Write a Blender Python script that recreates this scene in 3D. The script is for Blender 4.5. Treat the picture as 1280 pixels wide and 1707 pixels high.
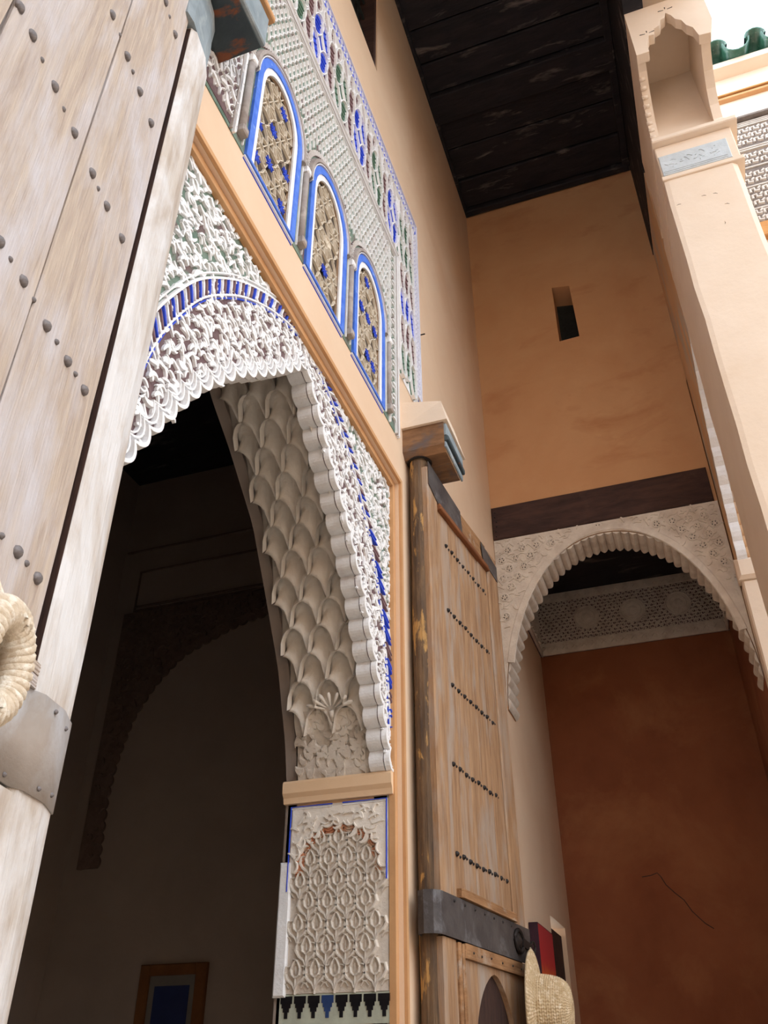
import bpy, bmesh, math, random
from mathutils import Vector, Matrix
from mathutils.geometry import tessellate_polygon
random.seed(7)
for o in list(bpy.data.objects): bpy.data.objects.remove(o, do_unlink=True)
SC = bpy.context.scene
COL = SC.collection
E = 1.6                                  # eye height: all z below are measured from eye level
R = math.radians

# ------------------------------------------------------------------ camera, sky, exposure
PITCH, YAW = 34.137, 19.602
cd = bpy.data.cameras.new('camera'); cam = bpy.data.objects.new('camera', cd); COL.objects.link(cam)
cam.location = (1.0, 0.0, E)
cam.rotation_euler = (R(90 + PITCH), 0, R(YAW))
cd.sensor_fit = 'VERTICAL'; cd.sensor_height = 36.0; cd.lens = 36.0 * 1441.0 / 1707.0
cd.clip_start = 0.02; cd.clip_end = 200
SC.camera = cam
w = bpy.data.worlds.new('sky'); SC.world = w; w.use_nodes = True
bg = w.node_tree.nodes['Background']
bg.inputs[0].default_value = (0.82, 0.91, 1.0, 1); bg.inputs[1].default_value = 2.7
SC.view_settings.view_transform = 'Standard'; SC.view_settings.look = 'None'
SC.view_settings.exposure = 0.5; SC.view_settings.gamma = 1.0
SC.view_settings.use_curve_mapping = False

# ------------------------------------------------------------------ materials
MATS = {}
def lin(c):
    return tuple(((x / 255) / 12.92 if x / 255 <= .04045 else ((x / 255 + .055) / 1.055) ** 2.4) for x in c) + (1,)
def mat(name, c1, c2=None, scale=4, stretch=(1, 1, 1), rough=.85, bump=.15, bscale=60, bstretch=None,
        c3=None, s3=1.5, st3=(1, 1, 1), lo3=.55, hi3=.7, metal=0, lo=.35, hi=.65, spec=.3, bdist=.01, rnd=0.0):
    m = bpy.data.materials.new(name); m.use_nodes = True
    nt = m.node_tree; N = nt.nodes; L = nt.links
    b = N['Principled BSDF']; b.inputs['Roughness'].default_value = rough; b.inputs['Metallic'].default_value = metal
    if 'Specular IOR Level' in b.inputs: b.inputs['Specular IOR Level'].default_value = spec
    tc = N.new('ShaderNodeTexCoord')
    src = tc.outputs['Object']
    if rnd:
        oi = N.new('ShaderNodeObjectInfo'); mu = N.new('ShaderNodeMath'); mu.operation = 'MULTIPLY'; mu.inputs[1].default_value = rnd
        L.new(oi.outputs['Random'], mu.inputs[0])
        ad = N.new('ShaderNodeVectorMath'); ad.operation = 'ADD'
        L.new(src, ad.inputs[0]); L.new(mu.outputs[0], ad.inputs[1]); src = ad.outputs[0]
    def noise(sc, st, det=6, dist=0.0):
        mp = N.new('ShaderNodeMapping'); mp.inputs['Scale'].default_value = st; L.new(src, mp.inputs[0])
        n = N.new('ShaderNodeTexNoise'); n.inputs['Scale'].default_value = sc; n.inputs['Detail'].default_value = det
        n.inputs['Roughness'].default_value = .62; n.inputs['Distortion'].default_value = dist
        L.new(mp.outputs[0], n.inputs['Vector']); return n.outputs['Fac']
    def rng(fac, a, c):
        r = N.new('ShaderNodeMapRange'); r.inputs['From Min'].default_value = a; r.inputs['From Max'].default_value = c
        r.clamp = True; L.new(fac, r.inputs['Value']); return r.outputs[0]
    def mixc(f, a, c):
        x = N.new('ShaderNodeMix'); x.data_type = 'RGBA'; L.new(f, x.inputs['Factor'])
        for s, k in ((6, a), (7, c)):
            if isinstance(k, tuple): x.inputs[s].default_value = k
            else: L.new(k, x.inputs[s])
        return x.outputs[2]
    col = lin(c1)
    if c2: col = mixc(rng(noise(scale, stretch, 8, .3), lo, hi), lin(c1), lin(c2))
    if c3: col = mixc(rng(noise(s3, st3, 7, .4), lo3, hi3), col, lin(c3))
    if isinstance(col, tuple): b.inputs['Base Color'].default_value = col
    else: L.new(col, b.inputs['Base Color'])
    if bump:
        bp = N.new('ShaderNodeBump'); bp.inputs['Strength'].default_value = bump; bp.inputs['Distance'].default_value = bdist
        L.new(noise(bscale, bstretch or stretch, 8), bp.inputs['Height']); L.new(bp.outputs[0], b.inputs['Normal'])
    MATS[name] = m
    return m
mat('plaster', (228, 200, 172), (222, 190, 160), scale=1.4, bump=.22, bscale=9, c3=(214, 178, 146), s3=.9, lo3=.56, hi3=.8, rough=.9)
mat('plaster_stained', (214, 176, 138), (204, 164, 126), scale=1.6, bump=.3, bscale=12, c3=(188, 176, 164), s3=2.2, st3=(1, 3, .7), lo3=.48, hi3=.6, rough=.9)
mat('tablet', (206, 212, 216), (190, 196, 200), scale=12, bump=.3, bscale=60)
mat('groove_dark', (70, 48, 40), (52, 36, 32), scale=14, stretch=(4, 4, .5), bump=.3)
mat('plaster_end', (212, 166, 124), (202, 152, 110), scale=1.3, bump=.25, bscale=8, c3=(186, 130, 90), s3=1.6, st3=(1, 1, 2.2), lo3=.55, hi3=.8, rough=.9)
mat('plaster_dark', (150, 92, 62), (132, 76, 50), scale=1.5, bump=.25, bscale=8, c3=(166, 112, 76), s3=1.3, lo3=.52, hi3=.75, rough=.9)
mat('plaster_pale', (236, 216, 196), (229, 207, 185), scale=1.6, bump=.22, bscale=12, c3=(224, 198, 172), s3=1.2, lo3=.55, hi3=.8, rough=.9)
mat('frame_plaster', (236, 202, 166), (228, 190, 150), scale=3, bump=.12, bscale=20, rough=.85)
mat('moulding', (208, 160, 114), (194, 144, 98), scale=3, bump=.12, bscale=30)
mat('white_stucco', (244, 243, 244), (234, 232, 232), scale=16, bump=.3, bscale=120, rough=.85, c3=(216, 210, 210), s3=9, lo3=.58, hi3=.78)
mat('beige_stucco', (238, 230, 220), (228, 217, 205), scale=9, bump=.3, bscale=70, rough=.9, c3=(212, 198, 184), s3=5, lo3=.55, hi3=.8)
mat('grey_stucco', (224, 214, 202), (208, 196, 184), scale=12, bump=.4, bscale=70, rough=.9, c3=(190, 174, 160), s3=6, lo3=.5, hi3=.75)
mat('purple_ground', (120, 98, 98), (96, 72, 74), scale=30, bump=.2, bscale=90)
mat('green_ground', (126, 142, 128), (88, 110, 96), scale=16, bump=.2, bscale=90, c3=(112, 88, 88), s3=7, lo3=.52, hi3=.62)
mat('blue_paint', (62, 108, 214), (90, 132, 226), scale=22, bump=.1, bscale=60, c3=(150, 176, 232), s3=30, lo3=.62, hi3=.72, rough=.6)
mat('deep_blue', (38, 66, 196), (56, 88, 214), scale=20, bump=.15, bscale=60, rough=.6)
mat('leaf_green', (104, 132, 114), (84, 112, 96), scale=20, bump=.15, bscale=60)
mat('leaf_purple', (134, 106, 108), (116, 88, 92), scale=20, bump=.15, bscale=60)
mat('taupe', (150, 138, 132), (176, 166, 160), scale=14, bump=.15, bscale=60, c3=(190, 180, 174), s3=10, lo3=.55, hi3=.7)
mat('lattice_cream', (226, 214, 196), (212, 198, 178), scale=30, bump=.1, bscale=90)
mat('lattice_back', (92, 78, 64), (64, 52, 42), scale=40, bump=.2, bscale=60)  # brown darkened to carry the shade of the recess behind the lattice
mat('near_wood', (202, 185, 168), (176, 158, 146), scale=14, stretch=(5, 5, .45), bump=.45, bscale=22, bstretch=(9, 9, .4), rough=.75,
    c3=(206, 200, 202), s3=3.4, st3=(2.2, 2.2, .7), lo3=.44, hi3=.66, rnd=11)
mat('near_stile', (208, 198, 188), (184, 168, 154), scale=8, stretch=(6, 6, .6), bump=.5, bscale=14, bstretch=(9, 9, .6), rough=.8,
    c3=(226, 224, 224), s3=3.2, st3=(2, 2, .8), lo3=.44, hi3=.62)
mat('far_wood', (174, 138, 104), (140, 106, 78), scale=9, stretch=(5, 5, .5), bump=.4, bscale=14, bstretch=(9, 9, .5), rough=.75,
    c3=(166, 152, 140), s3=3.6, st3=(2.5, 2.5, .6), lo3=.48, hi3=.7, rnd=9)
mat('post_wood', (120, 94, 68), (78, 62, 50), scale=7, stretch=(5, 5, .7), bump=.6, bscale=14, bstretch=(7, 7, .8), rough=.7,
    c3=(184, 142, 86), s3=9, st3=(2.2, 2.2, .6), lo3=.55, hi3=.60)
mat('red_wood', (140, 88, 54), (112, 68, 42), scale=10, stretch=(3, .6, 3), bump=.3, bscale=20)
mat('rail_wood', (168, 126, 88), (134, 96, 64), scale=10, stretch=(4, .7, 4), bump=.4, bscale=16, bstretch=(8, .6, 8), c3=(180, 168, 154), s3=6, lo3=.56, hi3=.7)
mat('iron_dark', (92, 86, 84), (66, 60, 60), scale=6, bump=.3, bscale=30, metal=.25, rough=.6, c3=(118, 116, 118), s3=9, lo3=.55, hi3=.7)
mat('iron_pale', (170, 160, 152), (154, 140, 128), scale=5, bump=.2, bscale=22, metal=.2, rough=.6, c3=(186, 184, 186), s3=6, lo3=.5, hi3=.7)
mat('iron_black', (52, 46, 44), (38, 34, 34), scale=20, bump=.2, bscale=60, metal=.5, rough=.5)
mat('nail_iron', (140, 134, 134), (104, 96, 94), scale=60, bump=.3, bscale=150, metal=.4, rough=.6)
mat('bracket_blue', (150, 160, 166), (124, 136, 142), scale=10, bump=.3, bscale=30, c3=(182, 188, 190), s3=8, lo3=.5, hi3=.7)
mat('bracket_under', (74, 84, 88), (56, 66, 72), scale=8, bump=.3, bscale=30, c3=(128, 78, 54), s3=9, st3=(1, 2, 1), lo3=.57, hi3=.66)
mat('bracket_wood', (150, 112, 80), (116, 84, 60), scale=8, stretch=(1, 4, 4), bump=.5, bscale=18, c3=(100, 92, 92), s3=6, lo3=.54, hi3=.7)
mat('dark_wood', (78, 56, 50), (54, 38, 36), scale=6, stretch=(.7, 3, 3), bump=.5, bscale=12, bstretch=(.8, 6, 6), rough=.8, c3=(84, 64, 56), s3=5, lo3=.58, hi3=.75)
mat('soot_wood', (42, 40, 46), (28, 28, 34), scale=5, stretch=(.8, 3, 3), bump=.6, bscale=10, bstretch=(.9, 5, 5), rough=.75,
    c3=(128, 120, 118), s3=3.0, st3=(.8, 3.2, 1), lo3=.58, hi3=.76, rnd=13)
mat('black_tile', (24, 22, 24), (34, 32, 34), scale=20, bump=0, rough=.3)
mat('blue_tile', (44, 62, 104), (54, 74, 118), scale=20, bump=0, rough=.3)
mat('tile_ground', (186, 190, 172), (170, 172, 156), scale=20, bump=.1, bscale=60)
mat('orange_lobe', (204, 142, 108), (190, 124, 92), scale=30, bump=.3, bscale=100, c3=(206, 188, 168), s3=20, lo3=.5, hi3=.65)
mat('straw', (214, 192, 158), (190, 164, 126), scale=40, bump=.5, bscale=120, c3=(232, 216, 190), s3=60, lo3=.52, hi3=.65)
mat('pale_straw', (228, 212, 190), (206, 186, 160), scale=40, bump=.5, bscale=120, c3=(240, 230, 214), s3=60, lo3=.5, hi3=.62)
mat('canvas_side', (62, 36, 50), (48, 28, 40), scale=20)
mat('roof_tile', (64, 112, 92), (44, 90, 74), scale=14, bump=.2, bscale=40, rough=.15, spec=.7, c3=(150, 170, 150), s3=20, lo3=.62, hi3=.72)
mat('court_floor', (186, 175, 162), (172, 160, 146), scale=3, bump=.1)
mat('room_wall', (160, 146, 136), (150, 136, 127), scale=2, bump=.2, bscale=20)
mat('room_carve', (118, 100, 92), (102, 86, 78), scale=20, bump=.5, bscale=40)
mat('pic_wood', (120, 78, 44), (104, 66, 38), scale=10, bump=.2)
mat('pic_mat', (120, 116, 110), (112, 108, 104), scale=10, bump=0)
mat('pic_blue', (34, 48, 96), (28, 40, 84), scale=10, bump=0, rough=.4)
mat('court_carve', (208, 198, 190), (192, 182, 174), scale=14, bump=.4, bscale=60)
mat('court_dark', (128, 116, 108), (108, 96, 90), scale=14, bump=.3, bscale=60)
mat('wood_orange', (196, 142, 86), (176, 122, 70), scale=8, stretch=(.6, 3, 3), bump=.3, bscale=16)
mat('window_dark', (28, 30, 28), (40, 44, 42), scale=30, bump=.3)
def grad_canvas():
    m = bpy.data.materials.new('canvas_red'); m.use_nodes = True; nt = m.node_tree; N = nt.nodes; L = nt.links
    b = N['Principled BSDF']; b.inputs['Roughness'].default_value = .6
    tc = N.new('ShaderNodeTexCoord'); sx = N.new('ShaderNodeSeparateXYZ'); L.new(tc.outputs['Object'], sx.inputs[0])
    n = N.new('ShaderNodeTexNoise'); n.inputs['Scale'].default_value = 14; n.inputs['Detail'].default_value = 6
    mr = N.new('ShaderNodeMapRange'); mr.inputs['From Min'].default_value = .42 + E; mr.inputs['From Max'].default_value = .80 + E
    L.new(sx.outputs[2], mr.inputs['Value'])
    ad = N.new('ShaderNodeMath'); ad.operation = 'MULTIPLY_ADD'; ad.inputs[1].default_value = .5; L.new(n.outputs['Fac'], ad.inputs[0])
    su = N.new('ShaderNodeMath'); su.operation = 'SUBTRACT'; su.inputs[1].default_value = .25; L.new(mr.outputs[0], ad.inputs[2]); L.new(ad.outputs[0], su.inputs[0])
    cr = N.new('ShaderNodeValToRGB'); e = cr.color_ramp.elements
    e[0].position = .05; e[0].color = lin((150, 40, 28)); e[1].position = .95; e[1].color = lin((168, 48, 52))
    x = e.new(.2); x.color = lin((214, 112, 44)); x = e.new(.38); x.color = lin((196, 86, 40)); x = e.new(.5); x.color = lin((176, 42, 44))
    L.new(su.outputs[0], cr.inputs[0]); L.new(cr.outputs[0], b.inputs['Base Color']); MATS['canvas_red'] = m
grad_canvas()

# ------------------------------------------------------------------ mesh helpers
def link(o):
    COL.objects.link(o); return o
def tag(o, label=None, cat=None, group=None, kind=None):
    if label: o['label'] = label
    if cat: o['category'] = cat
    if group: o['group'] = group
    if kind: o['kind'] = kind
    return o
def thing(name, loc, label, cat, group=None, kind=None):
    o = bpy.data.objects.new(name, None); o.empty_display_size = .1
    o.location = (loc[0], loc[1], loc[2] + E); link(o); return tag(o, label, cat, group, kind)
def set_parent(o, p):
    if p is None: return o
    o.parent = p
    off = Vector(p.location) if p.type == 'EMPTY' else Vector((0, 0, 0))     # mesh parts rest at the world origin
    o.matrix_parent_inverse = Matrix.Translation(-off)
    return o
class Fr:
    def __init__(s, O, U, V, N):
        s.O, s.U, s.V, s.N = Vector(O), Vector(U).normalized(), Vector(V).normalized(), Vector(N).normalized()
    def __call__(s, u, v, n=0.0):
        return s.O + s.U * u + s.V * v + s.N * n
    def mtx(s, u, v, n=0.0, rot=0.0, sc=1.0):
        c, t = math.cos(rot), math.sin(rot)
        a = s.U * c + s.V * t; b = s.V * c - s.U * t
        m = Matrix.Identity(4)
        for i in range(3):
            m[i][0] = a[i] * sc; m[i][1] = b[i] * sc; m[i][2] = s.N[i] * sc
        p = s(u, v, n); m[0][3], m[1][3], m[2][3] = p.x, p.y, p.z + E
        return m
class MB:
    def __init__(s): s.v = []; s.f = []
    def add(s, vs, fs):
        k = len(s.v); s.v += [tuple(x) for x in vs]; s.f += [tuple(i + k for i in f) for f in fs]; return s
    def box(s, fr, u0, u1, v0, v1, n0, n1):
        p = [fr(u, v, n) for n in (n0, n1) for v in (v0, v1) for u in (u0, u1)]
        return s.add(p, [(0, 2, 3, 1), (4, 5, 7, 6), (0, 1, 5, 4), (2, 6, 7, 3), (0, 4, 6, 2), (1, 3, 7, 5)])
    def chbox(s, fr, u0, u1, v0, v1, n0, n1, c):
        r = lambda a, n: [fr(u0 + a, v0 + a, n), fr(u1 - a, v0 + a, n), fr(u1 - a, v1 - a, n), fr(u0 + a, v1 - a, n)]
        p = r(0, n0) + r(0, n1 - c) + r(c, n1)
        f = [(3, 2, 1, 0), (8, 9, 10, 11)]
        for k in (0, 4):
            for i in range(4): f.append((k + i, k + (i + 1) % 4, k + 4 + (i + 1) % 4, k + 4 + i))
        return s.add(p, f)
    def plate(s, fr, outer, holes, n0, n1, sides=True):
        loops = [outer] + list(holes)
        flat = [q for l in loops for q in l]
        tris = tessellate_polygon([[Vector((a, b, 0)) for a, b in l] for l in loops])
        k = len(flat)
        p = [fr(a, b, n1) for a, b in flat] + [fr(a, b, n0) for a, b in flat]
        f = [tuple(t) for t in tris] + [tuple(i + k for i in reversed(t)) for t in tris]
        if sides:
            o = 0
            for l in loops:
                m = len(l)
                for i in range(m): f.append((o + i, o + (i + 1) % m, o + (i + 1) % m + k, o + i + k))
                o += m
        return s.add(p, f)
    def ribbon(s, fr, path, widths, h, n0=0.0, top=.55, closed=False):
        n = len(path); vs = []; fs = []
        for i, (u, v) in enumerate(path):
            if closed: a, b = path[i - 1], path[(i + 1) % n]
            else: a, b = path[max(i - 1, 0)], path[min(i + 1, n - 1)]
            dx, dy = b[0] - a[0], b[1] - a[1]; l = math.hypot(dx, dy) or 1; nx, ny = -dy / l, dx / l
            w = widths[i] if isinstance(widths, (list, tuple)) else widths
            for q, hh in ((-1, 0), (-top, h), (top, h), (1, 0)):
                vs.append(fr(u + nx * w * q * .5, v + ny * w * q * .5, n0 + hh))
        for i in range(n if closed else n - 1):
            j = (i + 1) % n
            for q in range(3): fs.append((i * 4 + q, i * 4 + q + 1, j * 4 + q + 1, j * 4 + q))
        if not closed:
            fs.append((0, 1, 2, 3)); k = (n - 1) * 4; fs.append((k + 3, k + 2, k + 1, k))
        return s.add(vs, fs)
    def tube(s, pts, r, seg=8, closed=False):
        n = len(pts); vs = []; fs = []; pts = [Vector(p) for p in pts]
        up = Vector((0, 0, 1))
        for i in range(n):
            a = pts[i - 1] if (closed or i > 0) else pts[0]
            b = pts[(i + 1) % n] if (closed or i < n - 1) else pts[-1]
            t = (b - a).normalized()
            x = t.cross(up if abs(t.dot(up)) < .95 else Vector((1, 0, 0))).normalized(); y = t.cross(x)
            rr = r[i] if isinstance(r, (list, tuple)) else r
            for k in range(seg):
                an = 2 * math.pi * k / seg; vs.append(pts[i] + x * (rr * math.cos(an)) + y * (rr * math.sin(an)))
        for i in range(n if closed else n - 1):
            j = (i + 1) % n
            for k in range(seg): fs.append((i * seg + k, i * seg + (k + 1) % seg, j * seg + (k + 1) % seg, j * seg + k))
        if not closed:
            fs.append(tuple(range(seg))[::-1]); fs.append(tuple((n - 1) * seg + k for k in range(seg)))
        return s.add(vs, fs)
    def grid(s, fn, nu, nv):
        vs = [fn(i / nu, j / nv) for j in range(nv + 1) for i in range(nu + 1)]
        fs = [(j * (nu + 1) + i, j * (nu + 1) + i + 1, (j + 1) * (nu + 1) + i + 1, (j + 1) * (nu + 1) + i) for j in range(nv) for i in range(nu)]
        return s.add(vs, fs)
    def lathe(s, fr, prof, seg=24):
        # prof: (radius, n) about fr's N axis
        vs = []; fs = []
        for r, n in prof:
            for k in range(seg):
                a = 2 * math.pi * k / seg; vs.append(fr(r * math.cos(a), r * math.sin(a), n))
        for i in range(len(prof) - 1):
            for k in range(seg): fs.append((i * seg + k, i * seg + (k + 1) % seg, (i + 1) * seg + (k + 1) % seg, (i + 1) * seg + k))
        return s.add(vs, fs)
    def mesh(s, name, m, smooth=False, dz=E):
        me = bpy.data.meshes.new(name)
        me.from_pydata([(a, b, c + dz) for a, b, c in s.v], [], s.f)
        bm = bmesh.new(); bm.from_mesh(me); bmesh.ops.recalc_face_normals(bm, faces=bm.faces); bm.to_mesh(me); bm.free()
        if smooth:
            for p in me.polygons: p.use_smooth = True
        me.materials.append(MATS[m]); me.update(); return me
    def build(s, name, m, parent=None, smooth=False, kind=None):
        o = link(bpy.data.objects.new(name, s.mesh(name, m, smooth)))
        set_parent(o, parent)
        if kind: o['kind'] = kind
        return o
def inst(name, me, mtx, parent):
    o = link(bpy.data.objects.new(name, me))
    o.parent = parent
    off = Vector(parent.location) if parent.type == 'EMPTY' else Vector((0, 0, 0))
    o.matrix_parent_inverse = Matrix.Translation(-off)
    o.matrix_basis = mtx
    return o
def lerp_poly(pts, t):
    # point at fraction t of arc length
    ls = [0]
    for a, b in zip(pts, pts[1:]): ls.append(ls[-1] + math.dist(a, b))
    d = max(0, min(1, t)) * ls[-1]
    for i in range(len(pts) - 1):
        if d <= ls[i + 1] + 1e-9:
            k = (d - ls[i]) / max(ls[i + 1] - ls[i], 1e-9)
            return tuple(pts[i][q] + (pts[i + 1][q] - pts[i][q]) * k for q in range(len(pts[0])))
    return pts[-1]
def plen(pts): return sum(math.dist(a, b) for a, b in zip(pts, pts[1:]))
def smooth_poly(pts, n=40, it=4):
    q = [lerp_poly(pts, i / n) for i in range(n + 1)]
    for _ in range(it):
        q = [q[0]] + [tuple((q[i - 1][k] + 2 * q[i][k] + q[i + 1][k]) / 4 for k in range(2)) for i in range(1, n)] + [q[-1]]
    return q
def inside(p, poly):
    x, y = p; c = False; n = len(poly)
    for i in range(n):
        (x1, y1), (x2, y2) = poly[i], poly[i - 1]
        if (y1 > y) != (y2 > y) and x < (x2 - x1) * (y - y1) / (y2 - y1) + x1: c = not c
    return c
def comma(mb, fr, u, v, size, ang, flip, h, n0=0.0, wd=.34, turns=1.9, steps=7):
    # one curled carved leaf: fat in its middle, hooked at its end
    path = []; wid = []
    x, y, a = u, v, ang; st = size / steps
    for i in range(steps + 1):
        t = i / steps
        path.append((x, y)); wid.append(max(size * wd * (math.sin(math.pi * (t * .86 + .12)) ** .8), .002))
        a += flip * turns / steps * (0.25 + 1.7 * t * t)
        x += math.cos(a) * st; y += math.sin(a) * st
    mb.ribbon(fr, path, wid, h, n0, top=.78)
def scrolls(mb, fr, poly, du, dv, size, h, n0=0.0, test=None, jit=.35, lean=0.5):
    us = [p[0] for p in poly]; vs = [p[1] for p in poly]
    j = 0; v = min(vs)
    while v < max(vs):
        u = min(us) + (du / 2 if j % 2 else 0); i = 0
        while u < max(us):
            p = (u + random.uniform(-jit, jit) * du, v + random.uniform(-jit, jit) * dv)
            if inside(p, poly) and (test is None or test(p)):
                fl = 1 if (i + j) % 2 else -1
                comma(mb, fr, p[0], p[1], size * random.uniform(.75, 1.3), math.pi / 2 + fl * lean + random.uniform(-.7, .7) + (math.pi if random.random() < .3 else 0), fl, h * random.uniform(.8, 1.1), n0,
                      wd=random.uniform(.19, .35), turns=random.uniform(1.0, 3.6))
            u += du; i += 1
        v += dv; j += 1
def arch_pts(c, a, z0, zs, zt, n=14, point=.0):
    # closed outline: bottom left, up, over, down
    pts = [(c - a, z0)]
    for i in range(n + 1):
        th = math.pi - math.pi * i / n
        x = math.cos(th); s = math.sin(th)
        pts.append((c + a * x * (1 + .05 * s), zs + (zt - zs) * (s ** (1 - point))))
    pts.append((c + a, z0)); return pts
WALL = Fr((0, 0, 0), (0, 1, 0), (0, 0, 1), (1, 0, 0))              # u = y, v = z, n = x
def END(y): return Fr((0, y, 0), (1, 0, 0), (0, 0, 1), (0, -1, 0))  # u = x, v = z, n toward camera
FLOOR = -1.6

# ================================================================== THE SETTING
def struct(name, mb, m, label, smooth=False):
    o = mb.build(name, m, None, smooth); return tag(o, label, None, None, 'structure')
XY = Fr((0, 0, 0), (1, 0, 0), (0, 1, 0), (0, 0, 1))
struct('floor', MB().box(XY, -2.7, 1.5, -7, 6.7, FLOOR - .1, FLOOR), 'court_floor', 'pale paved floor of the gallery and the room beside it')
struct('floor_courtyard', MB().box(XY, 1.5, 13.2, -7.2, 6.0, FLOOR - .1, FLOOR - .002), 'court_floor', 'pale paved floor of the open courtyard')
# ---- facade wall with doorway recess, three lattice windows, a dark upper window and a small doorway
WIN = [(1.62, .187), (2.10, .190), (2.59, .195)]
Z0, ZS, ZT = 2.555, 3.05, 3.30
hole = lambda c, a, d: arch_pts(c, a - d, Z0 + .012, ZS, ZT - d * 1.1)
outer = [(-4, FLOOR), (.9, FLOOR), (.9, 2.30), (3.0, 2.30), (3.0, FLOOR), (5.9, FLOOR), (5.9, .95), (6.45, .95), (6.45, FLOOR), (6.72, FLOOR), (6.72, 6.9), (-4, 6.9)]
wl = MB().plate(WALL, outer, [hole(c, a, .05) for c, a in WIN] + [[(1.7, 5.19), (2.68, 5.19), (2.68, 6.5), (1.7, 6.5)]], -.45, 0)
wall_left = struct('wall_left', wl, 'plaster', 'peach plastered facade wall on the left with the tall carved doorway')
for k, (u0, u1, v0, v1, n1, n0) in enumerate([(.9, 3.022, 2.302, 2.322, .012, .0005), (.9, 2.968, 2.27, 2.299, -.016, -.039), (2.97, 2.999, FLOOR, 2.299, -.016, -.039), (3.002, 3.022, FLOOR, 2.3015, .012, .0005)]):
    o = MB().box(WALL, u0, u1, v0, v1, n0, n1).build('moulding_strip', 'moulding', wall_left)
# ---- end wall with the slit and the arch opening
EC, EA, EZ, EB = .752, .748, 2.0, 1.15
def earch(n=48, da=0, db=0): return [(EC - (EA + da) * math.cos(math.pi * i / n), EZ + (EB + db) * math.sin(math.pi * i / n)) for i in range(n + 1)]
ea = earch()
poly = [(-.0, 6.9), (-.0, EZ)] + ea + [(1.56, EZ), (1.56, 6.9)]
we = MB().plate(END(5.1), poly, [[(.662, 4.97), (.82, 4.975), (.808, 5.56), (.668, 5.59)]], -.22, 0)
struct('wall_end', we, 'plaster_end', 'orange plastered end wall of the gallery with a narrow slit and an arch below')
MBs = MB().box(END(5.1), .66, .83, 4.96, 5.60, -.34, -.225)
o = MBs.build('window_5', 'window_dark'); tag(o, 'dark narrow slit opening high in the orange end wall', None, None, 'structure')
# ---- alcove behind the end arch
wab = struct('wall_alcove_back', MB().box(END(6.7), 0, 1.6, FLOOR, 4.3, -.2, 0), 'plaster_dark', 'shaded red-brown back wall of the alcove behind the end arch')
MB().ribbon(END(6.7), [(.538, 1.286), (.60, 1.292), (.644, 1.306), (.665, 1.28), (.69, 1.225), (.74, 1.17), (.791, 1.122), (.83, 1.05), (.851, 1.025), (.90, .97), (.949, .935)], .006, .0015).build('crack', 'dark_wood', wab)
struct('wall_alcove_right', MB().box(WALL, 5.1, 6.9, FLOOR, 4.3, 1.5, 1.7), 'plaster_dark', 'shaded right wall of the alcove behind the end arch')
struct('ceiling_alcove', MB().box(XY, -.2, 1.6, 5.33, 6.9, 3.602, 3.70), 'soot_wood', 'black ceiling of the alcove behind the end arch')
# ---- room behind the doorway
struct('wall_room_end', MB().box(END(4.6), -2.9, -.45, FLOOR, 4.2, -.15, 0), 'room_wall', 'dim plaster end wall of the room seen through the doorway')
struct('wall_room_back', MB().box(WALL, -2.2, 4.6, FLOOR, 4.2, -2.85, -2.7), 'room_wall', 'dim long back wall of the room seen through the doorway')
struct('wall_room_near', MB().box(END(-2.0), -2.9, -.45, FLOOR, 4.2, 0, .15), 'room_wall', 'dim near wall of the room seen through the doorway')
struct('ceiling_room', MB().box(XY, -2.9, -.45, -2.2, 4.7, 4.03, 4.15), 'soot_wood', 'black timber ceiling of the room seen through the doorway')
# ---- gallery ceiling of dark boards
cl = thing('ceiling', (0, 0, 6.83), 'soot-black timber ceiling of boards over the gallery', None, None, 'structure')
CE = Fr((0, 0, 0), (1, 0, 0), (0, 1, 0), (0, 0, -1))
MB().box(CE, 0, 1.5, -4, 5.1, -6.99, -6.90).build('ceiling_backing', 'soot_wood', cl)
y = -4.0; k = 0
while y < 5.05:
    wd_ = random.uniform(.26, .33); y1 = min(y + wd_, 5.098)
    dz = random.uniform(0, .016) + (.05 if k % 4 == 3 else 0)
    MB().chbox(CE, .004 + random.uniform(0, .008), 1.49, y + .006, y1 - .006, -6.90, -6.84 + dz, .008).build('ceiling_board', 'soot_wood', cl)
    y = y1; k += 1
for (u0, u1) in ((.0, .028), (1.44, 1.5)):
    MB().chbox(CE, u0, u1, -4, 5.098, -6.86, -6.79, .008).build('edge_batten', 'soot_wood', cl)
# ---- courtyard side: lintel boards, unseen far walls sized to limit sky light
lint = MB().box(WALL, -4, 5.098, 5.66, 6.9, 1.50, 1.62)
tag(lint.build('lintel_board', 'soot_wood'), 'long soot-black lintel board under the ceiling on the courtyard side', 'lintel')
struct('wall_court_upper', MB().box(WALL, -6, 5.6, 5.76, 7.6, 1.62, 2.0), 'plaster_pale', 'pale wall above the arcade on the courtyard side')
struct('wall_unseen_court_east', MB().box(WALL, -7, 6, FLOOR, 3.6, 13.0, 13.2), 'plaster_pale', 'unseen pale wall across the courtyard, sized to limit sky light')
struct('wall_unseen_court_south', MB().box(END(-7), -.0, 13.2, FLOOR, 6.6, 0, .2), 'plaster', 'unseen pale wall at the near end of the courtyard, sized to limit sky light')

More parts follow.
